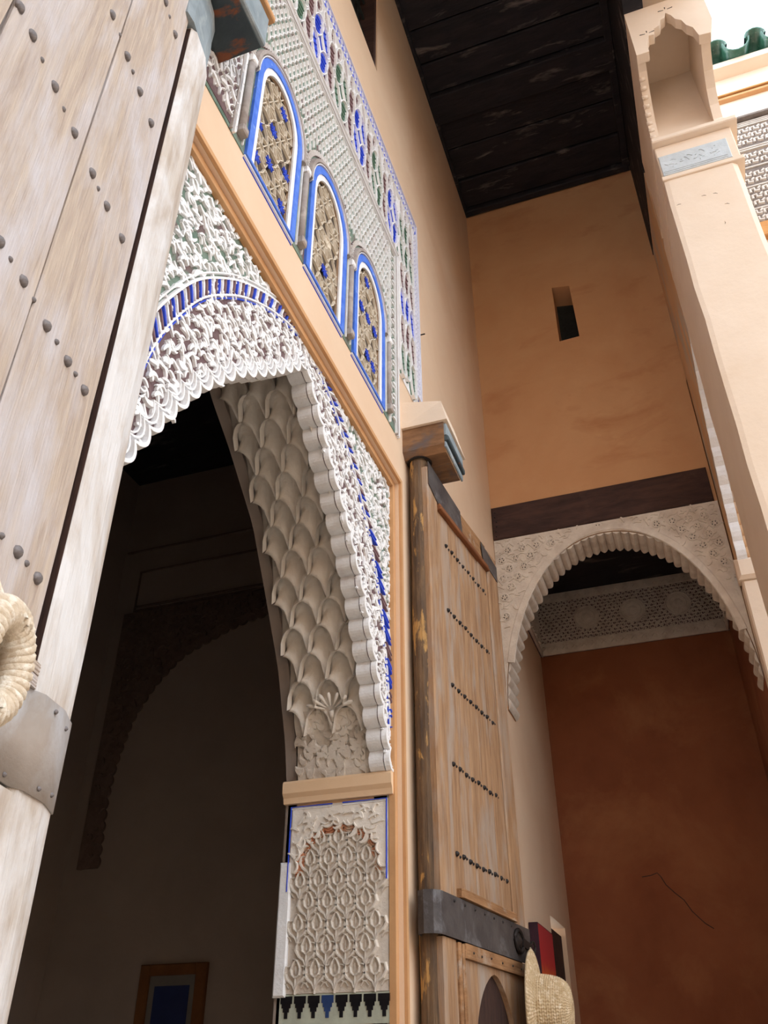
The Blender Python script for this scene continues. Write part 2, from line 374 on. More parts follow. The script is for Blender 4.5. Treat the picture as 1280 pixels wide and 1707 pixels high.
# ================================================================== DOORWAY SURROUND (plane x = XS)
XS = -.04
SP = Fr((XS, 0, 0), (0, 1, 0), (0, 0, 1), (1, 0, 0))
k_ = 1 - XS
AC = 2.045; JR = 2.98; JL = 2 * AC - JR; ZI = .985                # arch centre, jambs, impost
Fm = [(1.955, 2.115), (2.12, 1.945), (2.24, 1.825), (2.39, 1.69), (2.55, 1.50), (2.68, 1.285), (2.80, 1.06), (2.845, .95)]
Fr_ = smooth_poly([(y * k_, z * k_) for y, z in Fm], 80, 2)
Fr_[0] = (AC, Fr_[0][1]); Fr_[-1] = (JR - .01, ZI)
def scallop(path, period, amp):
    L_ = plen(path); n = max(1, round(L_ / period)); out = []
    for s in range(n):
        for q in range(8):
            t = (s + q / 8) / n
            a = lerp_poly(path, t); b = lerp_poly(path, min(1, t + .004)); c = lerp_poly(path, max(0, t - .004))
            dx, dy = b[0] - c[0], b[1] - c[1]; l = math.hypot(dx, dy) or 1
            m = amp * abs(math.sin(math.pi * q / 8)) ** .8               # round lobes hanging into the opening, sharp notches between
            out.append((a[0] + dy / l * m, a[1] - dx / l * m))
    out.append(path[-1]); return out
edgeR = scallop(Fr_, .080, .026)
edgeL = [(2 * AC - y, z) for y, z in edgeR]
surround_outer = [(2.999, FLOOR), (2.999, 2.299), (.901, 2.299), (.901, FLOOR), (JL, FLOOR), (JL, ZI)] + edgeL[::-1] + edgeR[1:] + [(JR, ZI), (JR, FLOOR)]
surround = thing('arch_surround', (XS, AC, 2.3), 'white carved plaster surround of the tall scalloped doorway arch', 'arch surround')
Gm = [(0, 2.225), (.13, 2.205), (.30, 2.125), (.48, 2.0), (.67, 1.80), (.81, 1.53), (.865, 1.30), (.90, 1.06)]
GC = 1.99
Gr = smooth_poly([((GC + u) * k_, z * k_) for u, z in Gm], 60, 14)
Gl = [(2 * GC * k_ - y, z) for y, z in Gr]
G = Gl[::-1] + Gr[1:]
# panel body: front faces of two grounds, the rest of the slab behind them
slab = MB().plate(SP, surround_outer, [], -.06, -.004); slab.build('panel_body', 'white_stucco', surround)
gp = [(3.0, 2.30), (.9, 2.30), (.9, 1.0)] + G + [(3.0, 1.0)]
MB().plate(SP, gp, [], -.003, 0).build('green_ground', 'green_ground', surround)
inner_poly = [p for p in G if p[1] > 1.0] + [q for q in edgeR[::-1] if q[1] > 1.0] + [q for q in edgeL if q[1] > 1.0]
MB().plate(SP, inner_poly, [], -.003, .001).build('purple_ground', 'purple_ground', surround)
# raised white scrollwork
mb = MB()
def vis(p): return p[0] > 1.12
scrolls(mb, SP, gp, .027, .026, .046, .009, test=lambda p: vis(p) and p[0] < 2.985 and p[1] < 2.28 and min(math.dist(p, q) for q in G) > .035, jit=.3)
mb.build('upper_scrollwork', 'white_stucco', surround, kind='stuff')
mb = MB()
scrolls(mb, SP, inner_poly, .025, .025, .044, .009, test=lambda p: vis(p) and min(math.dist(p, q) for q in G) > .03 and min(math.dist(p, q) for q in edgeR + edgeL) > .02, jit=.3)
mb.build('lower_scrollwork', 'white_stucco', surround, kind='stuff')
# lambrequin rims along the scalloped edge
edge = edgeL[::-1] + edgeR[1:]
for d, wd_, h in ((.007, .016, .02), (.028, .009, .016), (.042, .007, .012)):
    path = []
    for i, p in enumerate(edge):
        a, b = edge[max(i - 8, 0)], edge[min(i + 8, len(edge) - 1)]
        dx, dy = b[0] - a[0], b[1] - a[1]; l = math.hypot(dx, dy) or 1
        path.append((p[0] - dy / l * d, p[1] + dx / l * d))
    MB().ribbon(SP, path, wd_, h, top=.6).build('scalloped_rim', 'white_stucco', surround)
# twisted rope band of blue and purple beads
Gs = [p for p in G if p[0] > 1.12 or True]
for off, wd_, m in ((-.024, .010, 'white_stucco'), (-.033, .006, 'deep_blue'), (.026, .012, 'white_stucco'), (.041, .008, 'white_stucco')):
    path = []
    for i, p in enumerate(Gs):
        a, b = Gs[max(i - 1, 0)], Gs[min(i + 1, len(Gs) - 1)]
        dx, dy = b[0] - a[0], b[1] - a[1]; l = math.hypot(dx, dy)
        path.append((p[0] - dy / l * off, p[1] + dx / l * off))
    MB().ribbon(SP, path, wd_, .006 if m == 'deep_blue' else .010, top=.6).build('band_fillet', m, surround)
nb = int(plen(Gs) / .022)
bead = MB(); I3 = Fr((0, 0, 0), (1, 0, 0), (0, 1, 0), (0, 0, 1))
bead.ribbon(I3, [(-.018, -.021), (-.010, -.011), (0, 0), (.010, .011), (.018, .021)], [.005, .011, .0135, .011, .005], .011, top=.5)
bmesh_ = {m: bead.mesh('rope_bead', m, dz=0) for m in ('deep_blue', 'leaf_purple', 'white_stucco')}
for i in range(nb):
    t = (i + .5) / nb; p = lerp_poly(Gs, t); q = lerp_poly(Gs, min(1, t + .003)); r = lerp_poly(Gs, t - .003)
    low = p[1] < 1.9 and p[0] > 2
    if p[0] < 1.12 or (low and i % 3 == 0): continue
    m = ('deep_blue', 'white_stucco', 'leaf_purple')[i % 3] if not low else ('deep_blue', 'leaf_purple')[(i // 3) % 3 == 2]
    inst('rope_bead', bmesh_[m], SP.mtx(p[0], p[1], .001, math.atan2(q[1] - r[1], q[0] - r[0]), 1.35 if low else 1.0), surround)
for u, wd_, m in ((2.992, .014, 'white_stucco'), (2.978, .007, 'deep_blue')):
    MB().ribbon(SP, [(u, 1.0), (u, 2.29)], wd_, .012).build('edge_fillet', m, surround)

# ================================================================== MUQARNAS UNDERSIDE OF THE ARCH
XB = -.405
Bm = [(2.045, 2.275), (2.12, 2.20), (2.276, 2.09), (2.52, 1.88), (2.665, 1.66), (2.83, 1.40), (2.94, 1.123), (2.972, ZI)]
Br_ = smooth_poly(Bm, 80, 3)
Fin = smooth_poly([(AC, 2.235), (2.226, 2.05), (2.36, 1.93), (2.53, 1.78), (2.70, 1.59), (2.83, 1.345), (2.955, 1.11), (2.98, ZI)], 80, 3)
def intr(w_, t, n=0.0, side=1):
    a = lerp_poly(Fin, t); b = lerp_poly(Br_, t)
    a2 = lerp_poly(Fin, min(1, t + .02)); a1 = lerp_poly(Fin, max(0, t - .02))
    dx, dy = a2[0] - a1[0], a2[1] - a1[1]; l = math.hypot(dx, dy)
    y = a[0] + (b[0] - a[0]) * w_; z = a[1] + (b[1] - a[1]) * w_
    y += -abs(dy) / l * n; z += -abs(dx) / l * n
    if side < 0: y = 2 * AC - y
    return Vector((-.06 + (XB + .06) * w_, y, z))
muq = thing('muqarnas_soffit', (-.22, AC, 2.2), 'beige honeycomb plaster soffit of small niches under the doorway arch', 'arch soffit')
for sd in (1, -1):
    MB().grid(lambda a, b: intr(a, b, -.04, sd), 4, 40).build('soffit_shell', 'beige_stucco', muq)
NW, NR = 3, 13                                                      # cells across, rows along
T1 = .83
def cell(cw, row, sd, lo, hi):
    hw = .5 / NW; rr = T1 / NR; h = rr * .95
    t0 = rr * (row + 1)
    mb = MB(); NU, NV = 8, 6; us = [lo + (hi - lo) * i / NU for i in range(NU + 1)]
    top = []; vs = []
    dep = random.uniform(.85, 1.15)
    for j in range(NV + 1):
        q = j / NV
        for u in us:
            c_ = math.sqrt(max(0, 1 - u * u)); d_ = math.sqrt(max(0, 1 - (1 - abs(u)) ** 2))
            va = -h * c_ ; vb = rr * 1.02 - h * d_
            v = va + (vb - va) * q
            edge_ = min(1, (1 - abs(u)) * 4) * min(1, q * 5 + .15)
            n = -.046 * dep * edge_ * (1 - q) ** .6 + .030 * q ** 1.3 + .014 * math.exp(-(u * 6) ** 2) * q
            vs.append(intr(cw + u * hw, min(1, max(0, t0 + v)), n + .012, sd))
    W_ = NU + 1
    fs = [(j * W_ + i, j * W_ + i + 1, (j + 1) * W_ + i + 1, (j + 1) * W_ + i) for j in range(NV) for i in range(NU)]
    base = len(vs)
    ring = [i for i in range(W_)] + [j * W_ + NU for j in range(1, NV + 1)] + [NV * W_ + i for i in range(NU - 1, -1, -1)] + [j * W_ for j in range(NV - 1, 0, -1)]
    C_ = intr(cw, t0, -.05, sd)
    for r in ring:
        p = vs[r]; a = intr(cw, t0, 0, sd); b = intr(cw, t0, -.045, sd)
        vs.append(p + (b - a))
    m = len(ring)
    for i in range(m): fs.append((ring[i], ring[(i + 1) % m], base + (i + 1) % m, base + i))
    mb.add(vs, fs)
    o = mb.build('muqarnas_cell', 'beige_stucco', muq)
    me = o.data
    for k, p in enumerate(me.polygons): p.use_smooth = k < NU * NV
    return o
for sd, rows in ((1, range(NR)), (-1, range(5))):
    for row in rows:
        if row % 2 == 0:
            for i in range(NW): cell((i + .5) / NW, row, sd, -1, 1)
        else:
            for i in range(1, NW): cell(i / NW, row, sd, -1, 1)
            cell(0, row, sd, 0, 1); cell(1, row, sd, -1, 0)
# plain carved foot of the soffit above the ledge, with a small shell
mb = MB().grid(lambda a, b: intr(.03 + .94 * a, T1 + .01 + (1 - T1 - .01) * b, .014 + .006 * math.sin(b * 9)), 8, 8)
mb.build('soffit_foot', 'grey_stucco', muq)
mb = MB()
class IntrFr:
    def __call__(s, u, v, n=0.0): return intr(u, v, n + .016)
for i in range(90):
    u, v = random.uniform(.08, .9), random.uniform(T1 + .03, .985)
    path = []; a = random.uniform(0, 6.28); fl = random.choice((-1, 1)); x, z = u, v
    for q in range(6):
        path.append((x, z)); a += fl * .55; x += math.cos(a) * .028; z += math.sin(a) * .006
    mb.ribbon(IntrFr(), path, [.010, .02, .026, .022, .016, .008], .008, top=.5)
mb.build('foot_scrollwork', 'grey_stucco', muq, kind='stuff')
sh = MB()
for i in range(7):
    a = R(-66 + 22 * i)
    pts = [intr(.5 + math.sin(a) * r * .30, T1 + .012 - math.cos(a) * r * .042, .035 + .006 * r) for r in (.25, .55, .85, 1.0)]
    sh.tube(pts, [.003, .006, .008, .005], 6)
sh.tube([intr(.5, T1 + .012, .035), intr(.5, T1 + .04, .03)], [.012, .006], 6)
sh.build('shell_motif', 'beige_stucco', muq, smooth=True)
# back edge slab closing the arch towards the room
bk = [(2 * AC - y, z) for y, z in Br_[::-1]] + Br_[1:]
back_poly = [(3.02, FLOOR), (3.02, 2.32), (.88, 2.32), (.88, FLOOR), (JL, FLOOR), (JL, ZI)] + bk + [(JR, ZI), (JR, FLOOR)]
mb = MB().plate(WALL, back_poly, [], -.45, XB); mb.build('back_slab', 'room_wall', muq)
# jamb faces
for sd in (0, 1):
    yj = JR if sd == 0 else JL
    MB().box(WALL, min(yj, yj + (.03 if sd == 0 else -.03)), max(yj, yj + (.03 if sd == 0 else -.03)), FLOOR, ZI, -.44, -.05).build('jamb_face', 'frame_plaster', muq)

# ================================================================== JAMB PANEL, LEDGE AND TILES
JB = Fr((0, JR, 0), (1, 0, 0), (0, 0, 1), (0, -1, 0))                # u = x, v = z, n toward camera
led = thing('impost_ledge', (-.23, JR, ZI), 'beige moulded ledge above the carved jamb panel', 'ledge')
prof = [(.905, .0), (.905, .018), (.925, .022), (.94, .034), (.975, .036), (.985, .030), (.990, 0)]
mb = MB(); vs = []
for u in (-.452, -.022):
    for z, n in prof: vs.append(JB(u, z, n))
n = len(prof); mb.add(vs, [tuple(range(n)), tuple(range(2 * n - 1, n - 1, -1))] + [(i, (i + 1) % n, n + (i + 1) % n, n + i) for i in range(n)])
mb.build('ledge_moulding', 'frame_plaster', led)
jp = thing('jamb_panel', (-.23, JR, .28), 'carved stucco panel with a lobed arch and leaf tracery on the door jamb', 'carved panel')
U0, U1, V0, V1 = -.425, -.042, .285, .895
MB().box(JB, U0, U1, V0, V1, 0.001, .006).build('panel_ground', 'grey_stucco', jp)
MB().chbox(JB, -.452, -.405, V0 - .01, .70, .001, .018, .006).build('panel_edge', 'white_stucco', jp)
uc = (U0 + U1) / 2 + .004; ua = .165
# lobed arch
lob = []
NL = 13
ar = [(uc - ua * math.cos(math.pi * i / 60), .66 + .165 * math.sin(math.pi * i / 60) ** .8) for i in range(61)]
lobedge = scallop(ar, plen(ar) / NL, .012)
sp_l = [(U0 + .012, .66)] + lobedge + [(U1 - .006, .66), (U1 - .006, V1 - .012), (U0 + .012, V1 - .012)]
MB().plate(JB, sp_l, [], .006, .016).build('arch_spandrel', 'beige_stucco', jp)
MB().ribbon(JB, lobedge, .008, .010, .014).build('lobed_rim', 'beige_stucco', jp)
mb_l = []
for i in range(NL):
    a = lerp_poly(ar, (i + .5) / NL)
    th = math.atan2(a[1] - .60, a[0] - uc)
    mb = MB()
    for q in range(3):
        rr = .027 - q * .008
        pts = [(a[0] + math.cos(th + math.pi + s) * rr - math.cos(th) * .004, a[1] + math.sin(th + math.pi + s) * rr - math.sin(th) * .004) for s in (-1.2, -.7, -.2, .2, .7, 1.2)]
        mb.ribbon(JB, pts, .010, .006 + .003 * q, .005)
    mb.build('orange_lobe', 'orange_lobe', jp)
mb = MB()
sp_t = [p for p in sp_l]
scrolls(mb, JB, sp_t, .026, .024, .042, .009, .014, test=lambda p: p[1] > .69 and U0 + .03 < p[0] < U1 - .035 and p[1] < V1 - .04, jit=.2)
mb.build('spandrel_scrollwork', 'beige_stucco', jp, kind='stuff')
for pth in ([(U0 + .006, .60), (U0 + .006, V1 - .004), (U0 + .17, V1 - .004)], [(U0 + .21, V1 - .004), (U1 - .004, V1 - .004), (U1 - .004, .62)]):
    MB().ribbon(JB, pth, .005, .004, .016).build('blue_line', 'deep_blue', jp)
    MB().ribbon(JB, [(u, v - .008 if v > .8 else v) for u, v in pth], .005, .003, .016).build('white_line', 'white_stucco', jp)
# leaf tracery
def palmette_motif(s):
    mb = MB()
    for f in (-1, 1):
        mb.ribbon(I3, [(0, -.5 * s), (f * .10 * s, -.28 * s), (f * .32 * s, -.12 * s), (f * .46 * s, .10 * s), (f * .40 * s, .34 * s), (f * .24 * s, .36 * s)],
                  [.07 * s, .11 * s, .17 * s, .20 * s, .17 * s, .05 * s], .011, top=.35)
        mb.ribbon(I3, [(f * .03 * s, -.05 * s), (f * .16 * s, .06 * s), (f * .20 * s, .26 * s), (f * .08 * s, .50 * s), (0, .58 * s)], [.05 * s, .11 * s, .13 * s, .10 * s, .03 * s], .012, top=.35)
        mb.ribbon(I3, [(f * .26 * s, -.40 * s), (f * .36 * s, -.26 * s), (f * .54 * s, -.20 * s)], [.04 * s, .10 * s, .04 * s], .009, top=.35)
    mb.ribbon(I3, [(0, -.62 * s), (0, -.30 * s), (0, .02 * s)], [.07 * s, .09 * s, .03 * s], .010, top=.4)
    mb.ribbon(I3, [(0, .08 * s), (0, .22 * s), (0, .38 * s)], [.02 * s, .08 * s, .02 * s], .008, top=.3)
    return mb
pm = palmette_motif(.085).mesh('carved_leaf_motif', 'grey_stucco', dz=0)
du, dv = .071, .070
for j in range(8):
    for i in range(-3, 4):
        u = uc + (i + (.5 if j % 2 else 0)) * du; v = V0 + .05 + j * dv
        if abs(u - uc) > .15: continue
        if v > .66 and abs((u - uc) / (ua - .02)) ** 2 + ((v + .02 - .66) / .15) ** 2 > 1: continue
        inst('carved_leaf_motif', pm, JB.mtx(u, v, .006), jp)
# hanging merlon tiles
zt = thing('tile_border', (-.22, JR, .2), 'row of black stepped mosaic tiles with a single blue one under the jamb panel', 'tile border')
MB().box(JB, -.425, -.022, .195, .283, .001, .008).build('tile_ground', 'tile_ground', zt)
def merlon(m):
    pts = [(-.021, .03), (.021, .03), (.021, .008), (.016, .008), (.016, -.004), (.011, -.004), (.011, -.016), (.006, -.016), (.006, -.034), (-.006, -.034), (-.006, -.016), (-.011, -.016), (-.011, -.004), (-.016, -.004), (-.016, .008), (-.021, .008)]
    return MB().plate(I3, pts, [], 0, .004).mesh('merlon_tile', m, dz=0)
mk, mbl = merlon('black_tile'), merlon('blue_tile')
for i in range(8):
    inst('merlon_tile', mbl if i == 3 else mk, JB.mtx(-.40 + i * .0490, .248, .006), zt)

# ================================================================== LATTICE WINDOWS ABOVE THE DOORWAY
WLAB = ['arched lattice window nearest the camera with several blue stars', 'middle arched lattice window with a round pierced rosette', 'arched lattice window farthest along the wall']
STARS = [[(1.60, 2.74), (1.60, 2.94), (1.66, 3.14), (1.72, 2.84), (1.50, 2.84), (1.51, 2.66), (1.71, 2.64)], [(2.10, 2.73)], [(2.59, 2.72), (2.59, 2.95), (2.51, 2.95), (2.68, 2.95), (2.66, 2.71), (2.57, 3.17)]]
star = MB()
for q in range(8):
    a = q * math.pi / 4
    star.ribbon(I3, [(0, 0), (math.cos(a) * .014, math.sin(a) * .014), (math.cos(a) * .030, math.sin(a) * .030)], [.010, .011, .001], .006, top=.4)
star = star.mesh('blue_star', 'deep_blue', dz=0)
PN = Fr((-.012, 0, 0), (0, 1, 0), (0, 0, 1), (1, 0, 0))
for wi, (c, a) in enumerate(WIN):
    wn = thing('window_%d' % (wi + 1), (0, c, Z0), WLAB[wi], None, None, 'structure')
    o0 = arch_pts(c, a, Z0, ZS, ZT); h1 = hole(c, a, .032); h2 = hole(c, a, .057)
    MB().plate(WALL, o0, [h1], .001, .014).build('blue_border', 'blue_paint', wn)
    MB().plate(WALL, h1, [h2], .001, .009).build('white_border', 'white_stucco', wn)
    MB().ribbon(WALL, [(c - a, Z0 - .004), (c + a, Z0 - .004)], .012, .008).build('sill_line', 'white_stucco', wn)
    MB().ribbon(WALL, [(c - a, Z0 - .014), (c + a, Z0 - .014)], .004, .003).build('sill_line', 'deep_blue', wn)
    MB().plate(PN, hole(c, a, .045), [], -.01, 0).build('pane', 'lattice_back', wn)
    reg = hole(c, a, .048)
    mb = MB(); sp = .160
    def seg(p, q, wd_=.0068, h=.010):
        if inside(p, reg) and inside(q, reg): mb.ribbon(PN, [p, q], wd_, h, 0, top=.5)
    cs = []
    v = Z0 + .06; j = 0
    while v < ZT:
        for i in range(-3, 4):
            cs.append((c + (i + (.5 if j % 2 else 0)) * sp, v))
        v += sp * .87; j += 1
    for (u, v) in cs:
        if abs(u - c) > a + .06: continue
        for q in range(12):
            t = q * math.pi / 6; co, si = math.cos(t), math.sin(t); t2 = t + math.pi / 6
            seg((u + co * .018, v + si * .018), (u + co * .060, v + si * .060), .0062)
            r1, r2 = (.060, .078) if q % 2 else (.078, .060)
            seg((u + co * r1, v + si * r1), (u + math.cos(t2) * r2, v + math.sin(t2) * r2))
            seg((u + co * .018, v + si * .018), (u + math.cos(t2) * .018, v + math.sin(t2) * .018))
            if q % 2 == 0: seg((u + co * .078, v + si * .078), (u + co * .096, v + si * .096), .007)
    mb.build('lattice', 'lattice_cream', wn, kind='stuff')
    for (u, v) in STARS[wi]: inst('blue_star', star, PN.mtx(u, v, .009), wn)
    if wi == 1:
        m_ = MB(); m_.lathe(Fr(PN(2.13, 2.93, .003), (0, 1, 0), (0, 0, 1), (1, 0, 0)), [(.006, .0), (.016, .006), (.022, .002), (.026, .008), (.03, 0)], 16); m_.build('round_rosette', 'lattice_cream', wn)
    # taupe outer moulding and ring of beads over the arch
    arc = [p for p in arch_pts(c, a + .018, Z0, ZS, ZT + .02, 20)[1:-1]]
    MB().ribbon(WALL, arc, .030, .022, top=.45).build('outer_moulding', 'taupe', wn)
    MB().ribbon(WALL, arch_pts(c, a + .004, Z0, ZS, ZT + .005, 20)[1:-1], .006, .020).build('white_fillet', 'white_stucco', wn)
    arc2 = arch_pts(c, a + .050, Z0, ZS, ZT + .055, 26)[1:-1]
    MB().ribbon(WALL, arc2, .026, .006, .003, top=.8).build('bead_ground', 'purple_ground', wn)
    bd = MB(); nbd = 38
    for i in range(nbd):
        p = lerp_poly(arc2, (i + .5) / nbd); q = lerp_poly(arc2, min(1, (i + .5) / nbd + .01)); r = lerp_poly(arc2, max(0, (i + .5) / nbd - .01))
        dx, dy = q[0] - r[0], q[1] - r[1]; l = math.hypot(dx, dy)
        bd.ribbon(WALL, [(p[0] + dy / l * .012, p[1] - dx / l * .012), (p[0] - dy / l * .012, p[1] + dx / l * .012)], .007, .006, .008, top=.5)
    bd.build('bead_ring', 'white_stucco', wn, kind='stuff')
# colonnettes between the windows
for i, u in enumerate((1.388, 1.858, 2.347, 2.842)):
    lab = ['slim grey colonnette left of the nearest lattice window', 'slim grey colonnette between the nearest and the middle lattice window', 'slim grey colonnette between the middle and the farthest lattice window', 'slim grey colonnette right of the farthest lattice window'][i]
    cn = thing('colonnette', (0, u, Z0), lab, 'colonnette', 'colonnettes beside the lattice windows')
    MB().tube([(.010, u, Z0 + .07), (.010, u, ZS - .02)], .0145, 12).build('shaft', 'taupe', cn, smooth=True)
    MB().chbox(WALL, u - .018, u + .018, Z0 + .04, Z0 + .072, 0.001, .032, .005).build('base', 'taupe', cn)
    MB().chbox(WALL, u - .017, u + .017, ZS - .028, ZS + .006, 0.001, .028, .005).build('capital', 'white_stucco', cn)
    for d in (-.024, .024): MB().ribbon(WALL, [(u + d, Z0 + .02), (u + d, ZS)], .006, .010).build('side_fillet', 'white_stucco', cn)
# carved field around the windows
fld = thing('carved_field', (0, 2.0, 2.6), 'small-patterned green and white carved plaster around the lattice windows', 'carved panel')
bigh = [arch_pts(c, a + .066, Z0 - .02, ZS, ZT + .072, 20) for c, a in WIN]
fout = [(1.05, Z0), (2.95, Z0), (2.95, 3.79), (1.05, 3.79)]
o0s = [arch_pts(c, a, Z0 + .004, ZS, ZT, 20) for c, a in WIN]
MB().plate(WALL, fout, o0s, .0005, .003).build('field_ground', 'green_ground', fld)
def free(p): return not any(inside(p, h) for h in bigh)
mb = MB(); cu, cv = .058, .062
v = Z0 + .08; j = 0
while v < 3.77:
    u = 1.1 + (cu / 2 if j % 2 else 0)
    while u < 2.84:
        if free((u, v)) and free((u - cu / 2, v)) and free((u + cu / 2, v)) and (v > ZS or u < 1.36):
            mb.ribbon(WALL, [(u - cu * .5, v - cv * .55), (u - cu * .44, v + cv * .1), (u - cu * .2, v + cv * .42), (u, v + cv * .55), (u + cu * .2, v + cv * .42), (u + cu * .44, v + cv * .1), (u + cu * .5, v - cv * .55)], .0075, .010, .002, top=.5)
            mb.ribbon(WALL, [(u, v - cv * .45), (u - cu * .12, v - cv * .1), (u, v + cv * .2), (u + cu * .12, v - cv * .1), (u, v - cv * .45)], .006, .008, .002, top=.5)
        u += cu
    v += cv; j += 1
mb.build('field_tracery', 'white_stucco', fld, kind='stuff')
mb = MB(); v = Z0 + .06; k = 0
while v < 3.75:
    comma(mb, WALL, 2.905, v, .05, math.pi / 2 + (.9 if k % 2 else -.9), 1 if k % 2 else -1, .010, .002, wd=.26, turns=2.6)
    comma(mb, WALL, 2.905, v + .012, .045, math.pi / 2 + (-.9 if k % 2 else .9), -1 if k % 2 else 1, .008, .002, wd=.22, turns=2.2); v += .036; k += 1
mb.build('side_scrollwork', 'white_stucco', fld, kind='stuff')
MB().plate(WALL, [(1.02, Z0 + .02), (1.36, Z0 + .02), (1.36, 2.95), (1.02, 2.95)], [], .003, .005).build('purple_field', 'purple_ground', fld)
mb = MB()
scrolls(mb, WALL, [(1.05, 2.62), (1.30, 2.62), (1.30, 2.92), (1.05, 2.92)], .035, .05, .065, .010, .004, jit=.25)
mb.build('left_scrollwork', 'white_stucco', fld, kind='stuff')
for u, wd_, m in ((2.955, .008, 'white_stucco'), (2.968, .006, 'taupe'), (2.98, .010, 'white_stucco'), (2.993, .007, 'white_stucco'), (2.868, .008, 'white_stucco'), (1.352, .010, 'white_stucco'), (1.335, .008, 'taupe')):
    MB().ribbon(WALL, [(u, Z0), (u, 3.80 + (u - 2.95 if u > 2.9 else -.02))], wd_, .014).build('border_line', m, fld)
for v, wd_, m in ((3.797, .008, 'white_stucco'), (3.810, .006, 'taupe'), (3.822, .010, 'white_stucco'), (3.836, .007, 'white_stucco')):
    MB().ribbon(WALL, [(1.05, v), (2.96 + (v - 3.797), v)], wd_, .014).build('border_line', m, fld)

# ================================================================== PALMETTE FRIEZE
fz = thing('palmette_frieze', (0, 2.2, 3.0), 'painted frieze of blue green and purple palmette leaves above the lattice windows', 'frieze')
base = [(1.0, 3.845), (3.0, 3.845), (3.0, 3.0), (3.285, 3.0), (3.285, 4.425), (1.0, 4.425)]
MB().plate(WALL, base, [], .0005, .004).build('frieze_ground', 'white_stucco', fz)
LEAF = {}
def leaf_mesh(w_, h_, m):
    mb = MB(); pts = []
    for i in range(14):
        t = i / 13; a = t * 2 * math.pi
        x = math.sin(a) * w_ * .5 * (1.0 if math.cos(a) > 0 else .8); yv = -math.cos(a) * h_ * .5
        pts.append((x + .12 * w_ * math.cos(a * .5), yv))
    mb.plate(I3, pts[:-1], [], 0, .006)
    for k in range(4):
        yv = -h_ * .3 + k * h_ * .17
        mb.ribbon(I3, [(-w_ * .30, yv - h_ * .03), (0, yv + h_ * .04), (w_ * .30, yv + h_ * .09)], [.003, .008, .004], .008, .004, top=.4)
    return mb.mesh('palmette_leaf', m, dz=0)
for m in ('deep_blue', 'leaf_green', 'leaf_purple'): LEAF[m] = leaf_mesh(.082, .222, m)
CW = .505 / 6
tr = MB()
def put_leaf(u, v, m, tilt, sc=1.0):
    M_ = WALL.mtx(u, v, .004, tilt, sc); inst('palmette_leaf', LEAF[m], M_, fz)
    pts = []
    for i in range(14):
        a = i / 14 * 2 * math.pi; x = math.sin(a) * .043 * sc; yv = -math.cos(a) * .110 * sc
        pts.append((u + x * math.cos(tilt) - yv * math.sin(tilt), v + x * math.sin(tilt) + yv * math.cos(tilt)))
    tr.ribbon(WALL, pts, .010, .020, .002, top=.5, closed=True)
u = 1.878 - .505 * 2 - CW / 2; i = 0
while u < 2.98:
    kind = i % 6; m = ('deep_blue', 'deep_blue', 'leaf_purple', 'leaf_green', 'leaf_green', 'leaf_purple')[kind]
    if u > 1.0:
        for r, v in enumerate((3.955, 4.165, 4.34)):
            mm = m if r < 2 else 'leaf_purple'
            tl = (.26 if kind in (0, 3) else -.26 if kind in (1, 4) else .05) * (1 if r == 0 else -1)
            put_leaf(u + (.01 if r == 1 else 0), v + (.02 if kind in (2, 5) else 0) - (.02 if r == 2 else 0), mm, tl, 1.0 if r < 2 else .62)
    u += CW; i += 1
for r, (v, m) in enumerate(((3.11, 'leaf_green'), (3.31, 'leaf_purple'), (3.52, 'deep_blue'), (3.73, 'leaf_purple'), (3.95, 'leaf_green'), (4.16, 'leaf_green'), (4.33, 'leaf_purple'))):
    for q in range(3):
        mm = m if q != 2 or r % 2 == 0 else 'leaf_purple'
        put_leaf(3.052 + q * .086, v + (.03 if q == 1 else 0) - (.02 if r == 6 else 0), mm, (.12, -.12, .1)[q], 1.0 if r < 6 else .7)
for (a_, b_) in (((1.0, 3.852), (3.0, 3.852)), ((1.0, 4.42), (3.28, 4.42)), ((3.006, 3.0), (3.006, 3.85)), ((3.28, 3.0), (3.28, 4.42))):
    tr.ribbon(WALL, [a_, b_], .010, .018, .002)
tr.build('white_tracery', 'white_stucco', fz, kind='stuff')
bb = thing('blue_border_band', (0, 2.2, 3.085), 'narrow blue and white scrollwork border around the palmette frieze', 'border')
MB().plate(WALL, [(1.0, 4.43), (3.29, 4.43), (3.29, 3.075), (3.385, 3.075), (3.385, 4.56), (1.0, 4.56)], [], .0005, .006).build('border_ground', 'deep_blue', bb)
mb = MB()
u = 1.05
while u < 3.36:
    for v, f in ((4.465, 1), (4.525, -1)): comma(mb, WALL, u, v, .045, (.6 if f > 0 else -.6), f, .009, .005, wd=.30, turns=3.0)
    u += .038
v = 3.09
while v < 4.43:
    for uu, f in ((3.318, 1), (3.357, -1)): comma(mb, WALL, uu, v, .042, math.pi / 2 + (-.6 if f > 0 else .6), f, .009, .005, wd=.30, turns=3.0)
    v += .036
for pth in ([(1.0, 4.434), (3.293, 4.434), (3.293, 3.078), (3.382, 3.078), (3.382, 4.557), (1.0, 4.557)],):
    mb.ribbon(WALL, pth, .010, .012, .004)
mb.build('border_scrollwork', 'white_stucco', bb, kind='stuff')
MB().tube([(0, 3.43, 3.655), (.03, 3.43, 3.655)], .004, 6).build('wall_nail', 'iron_black', wall_left)
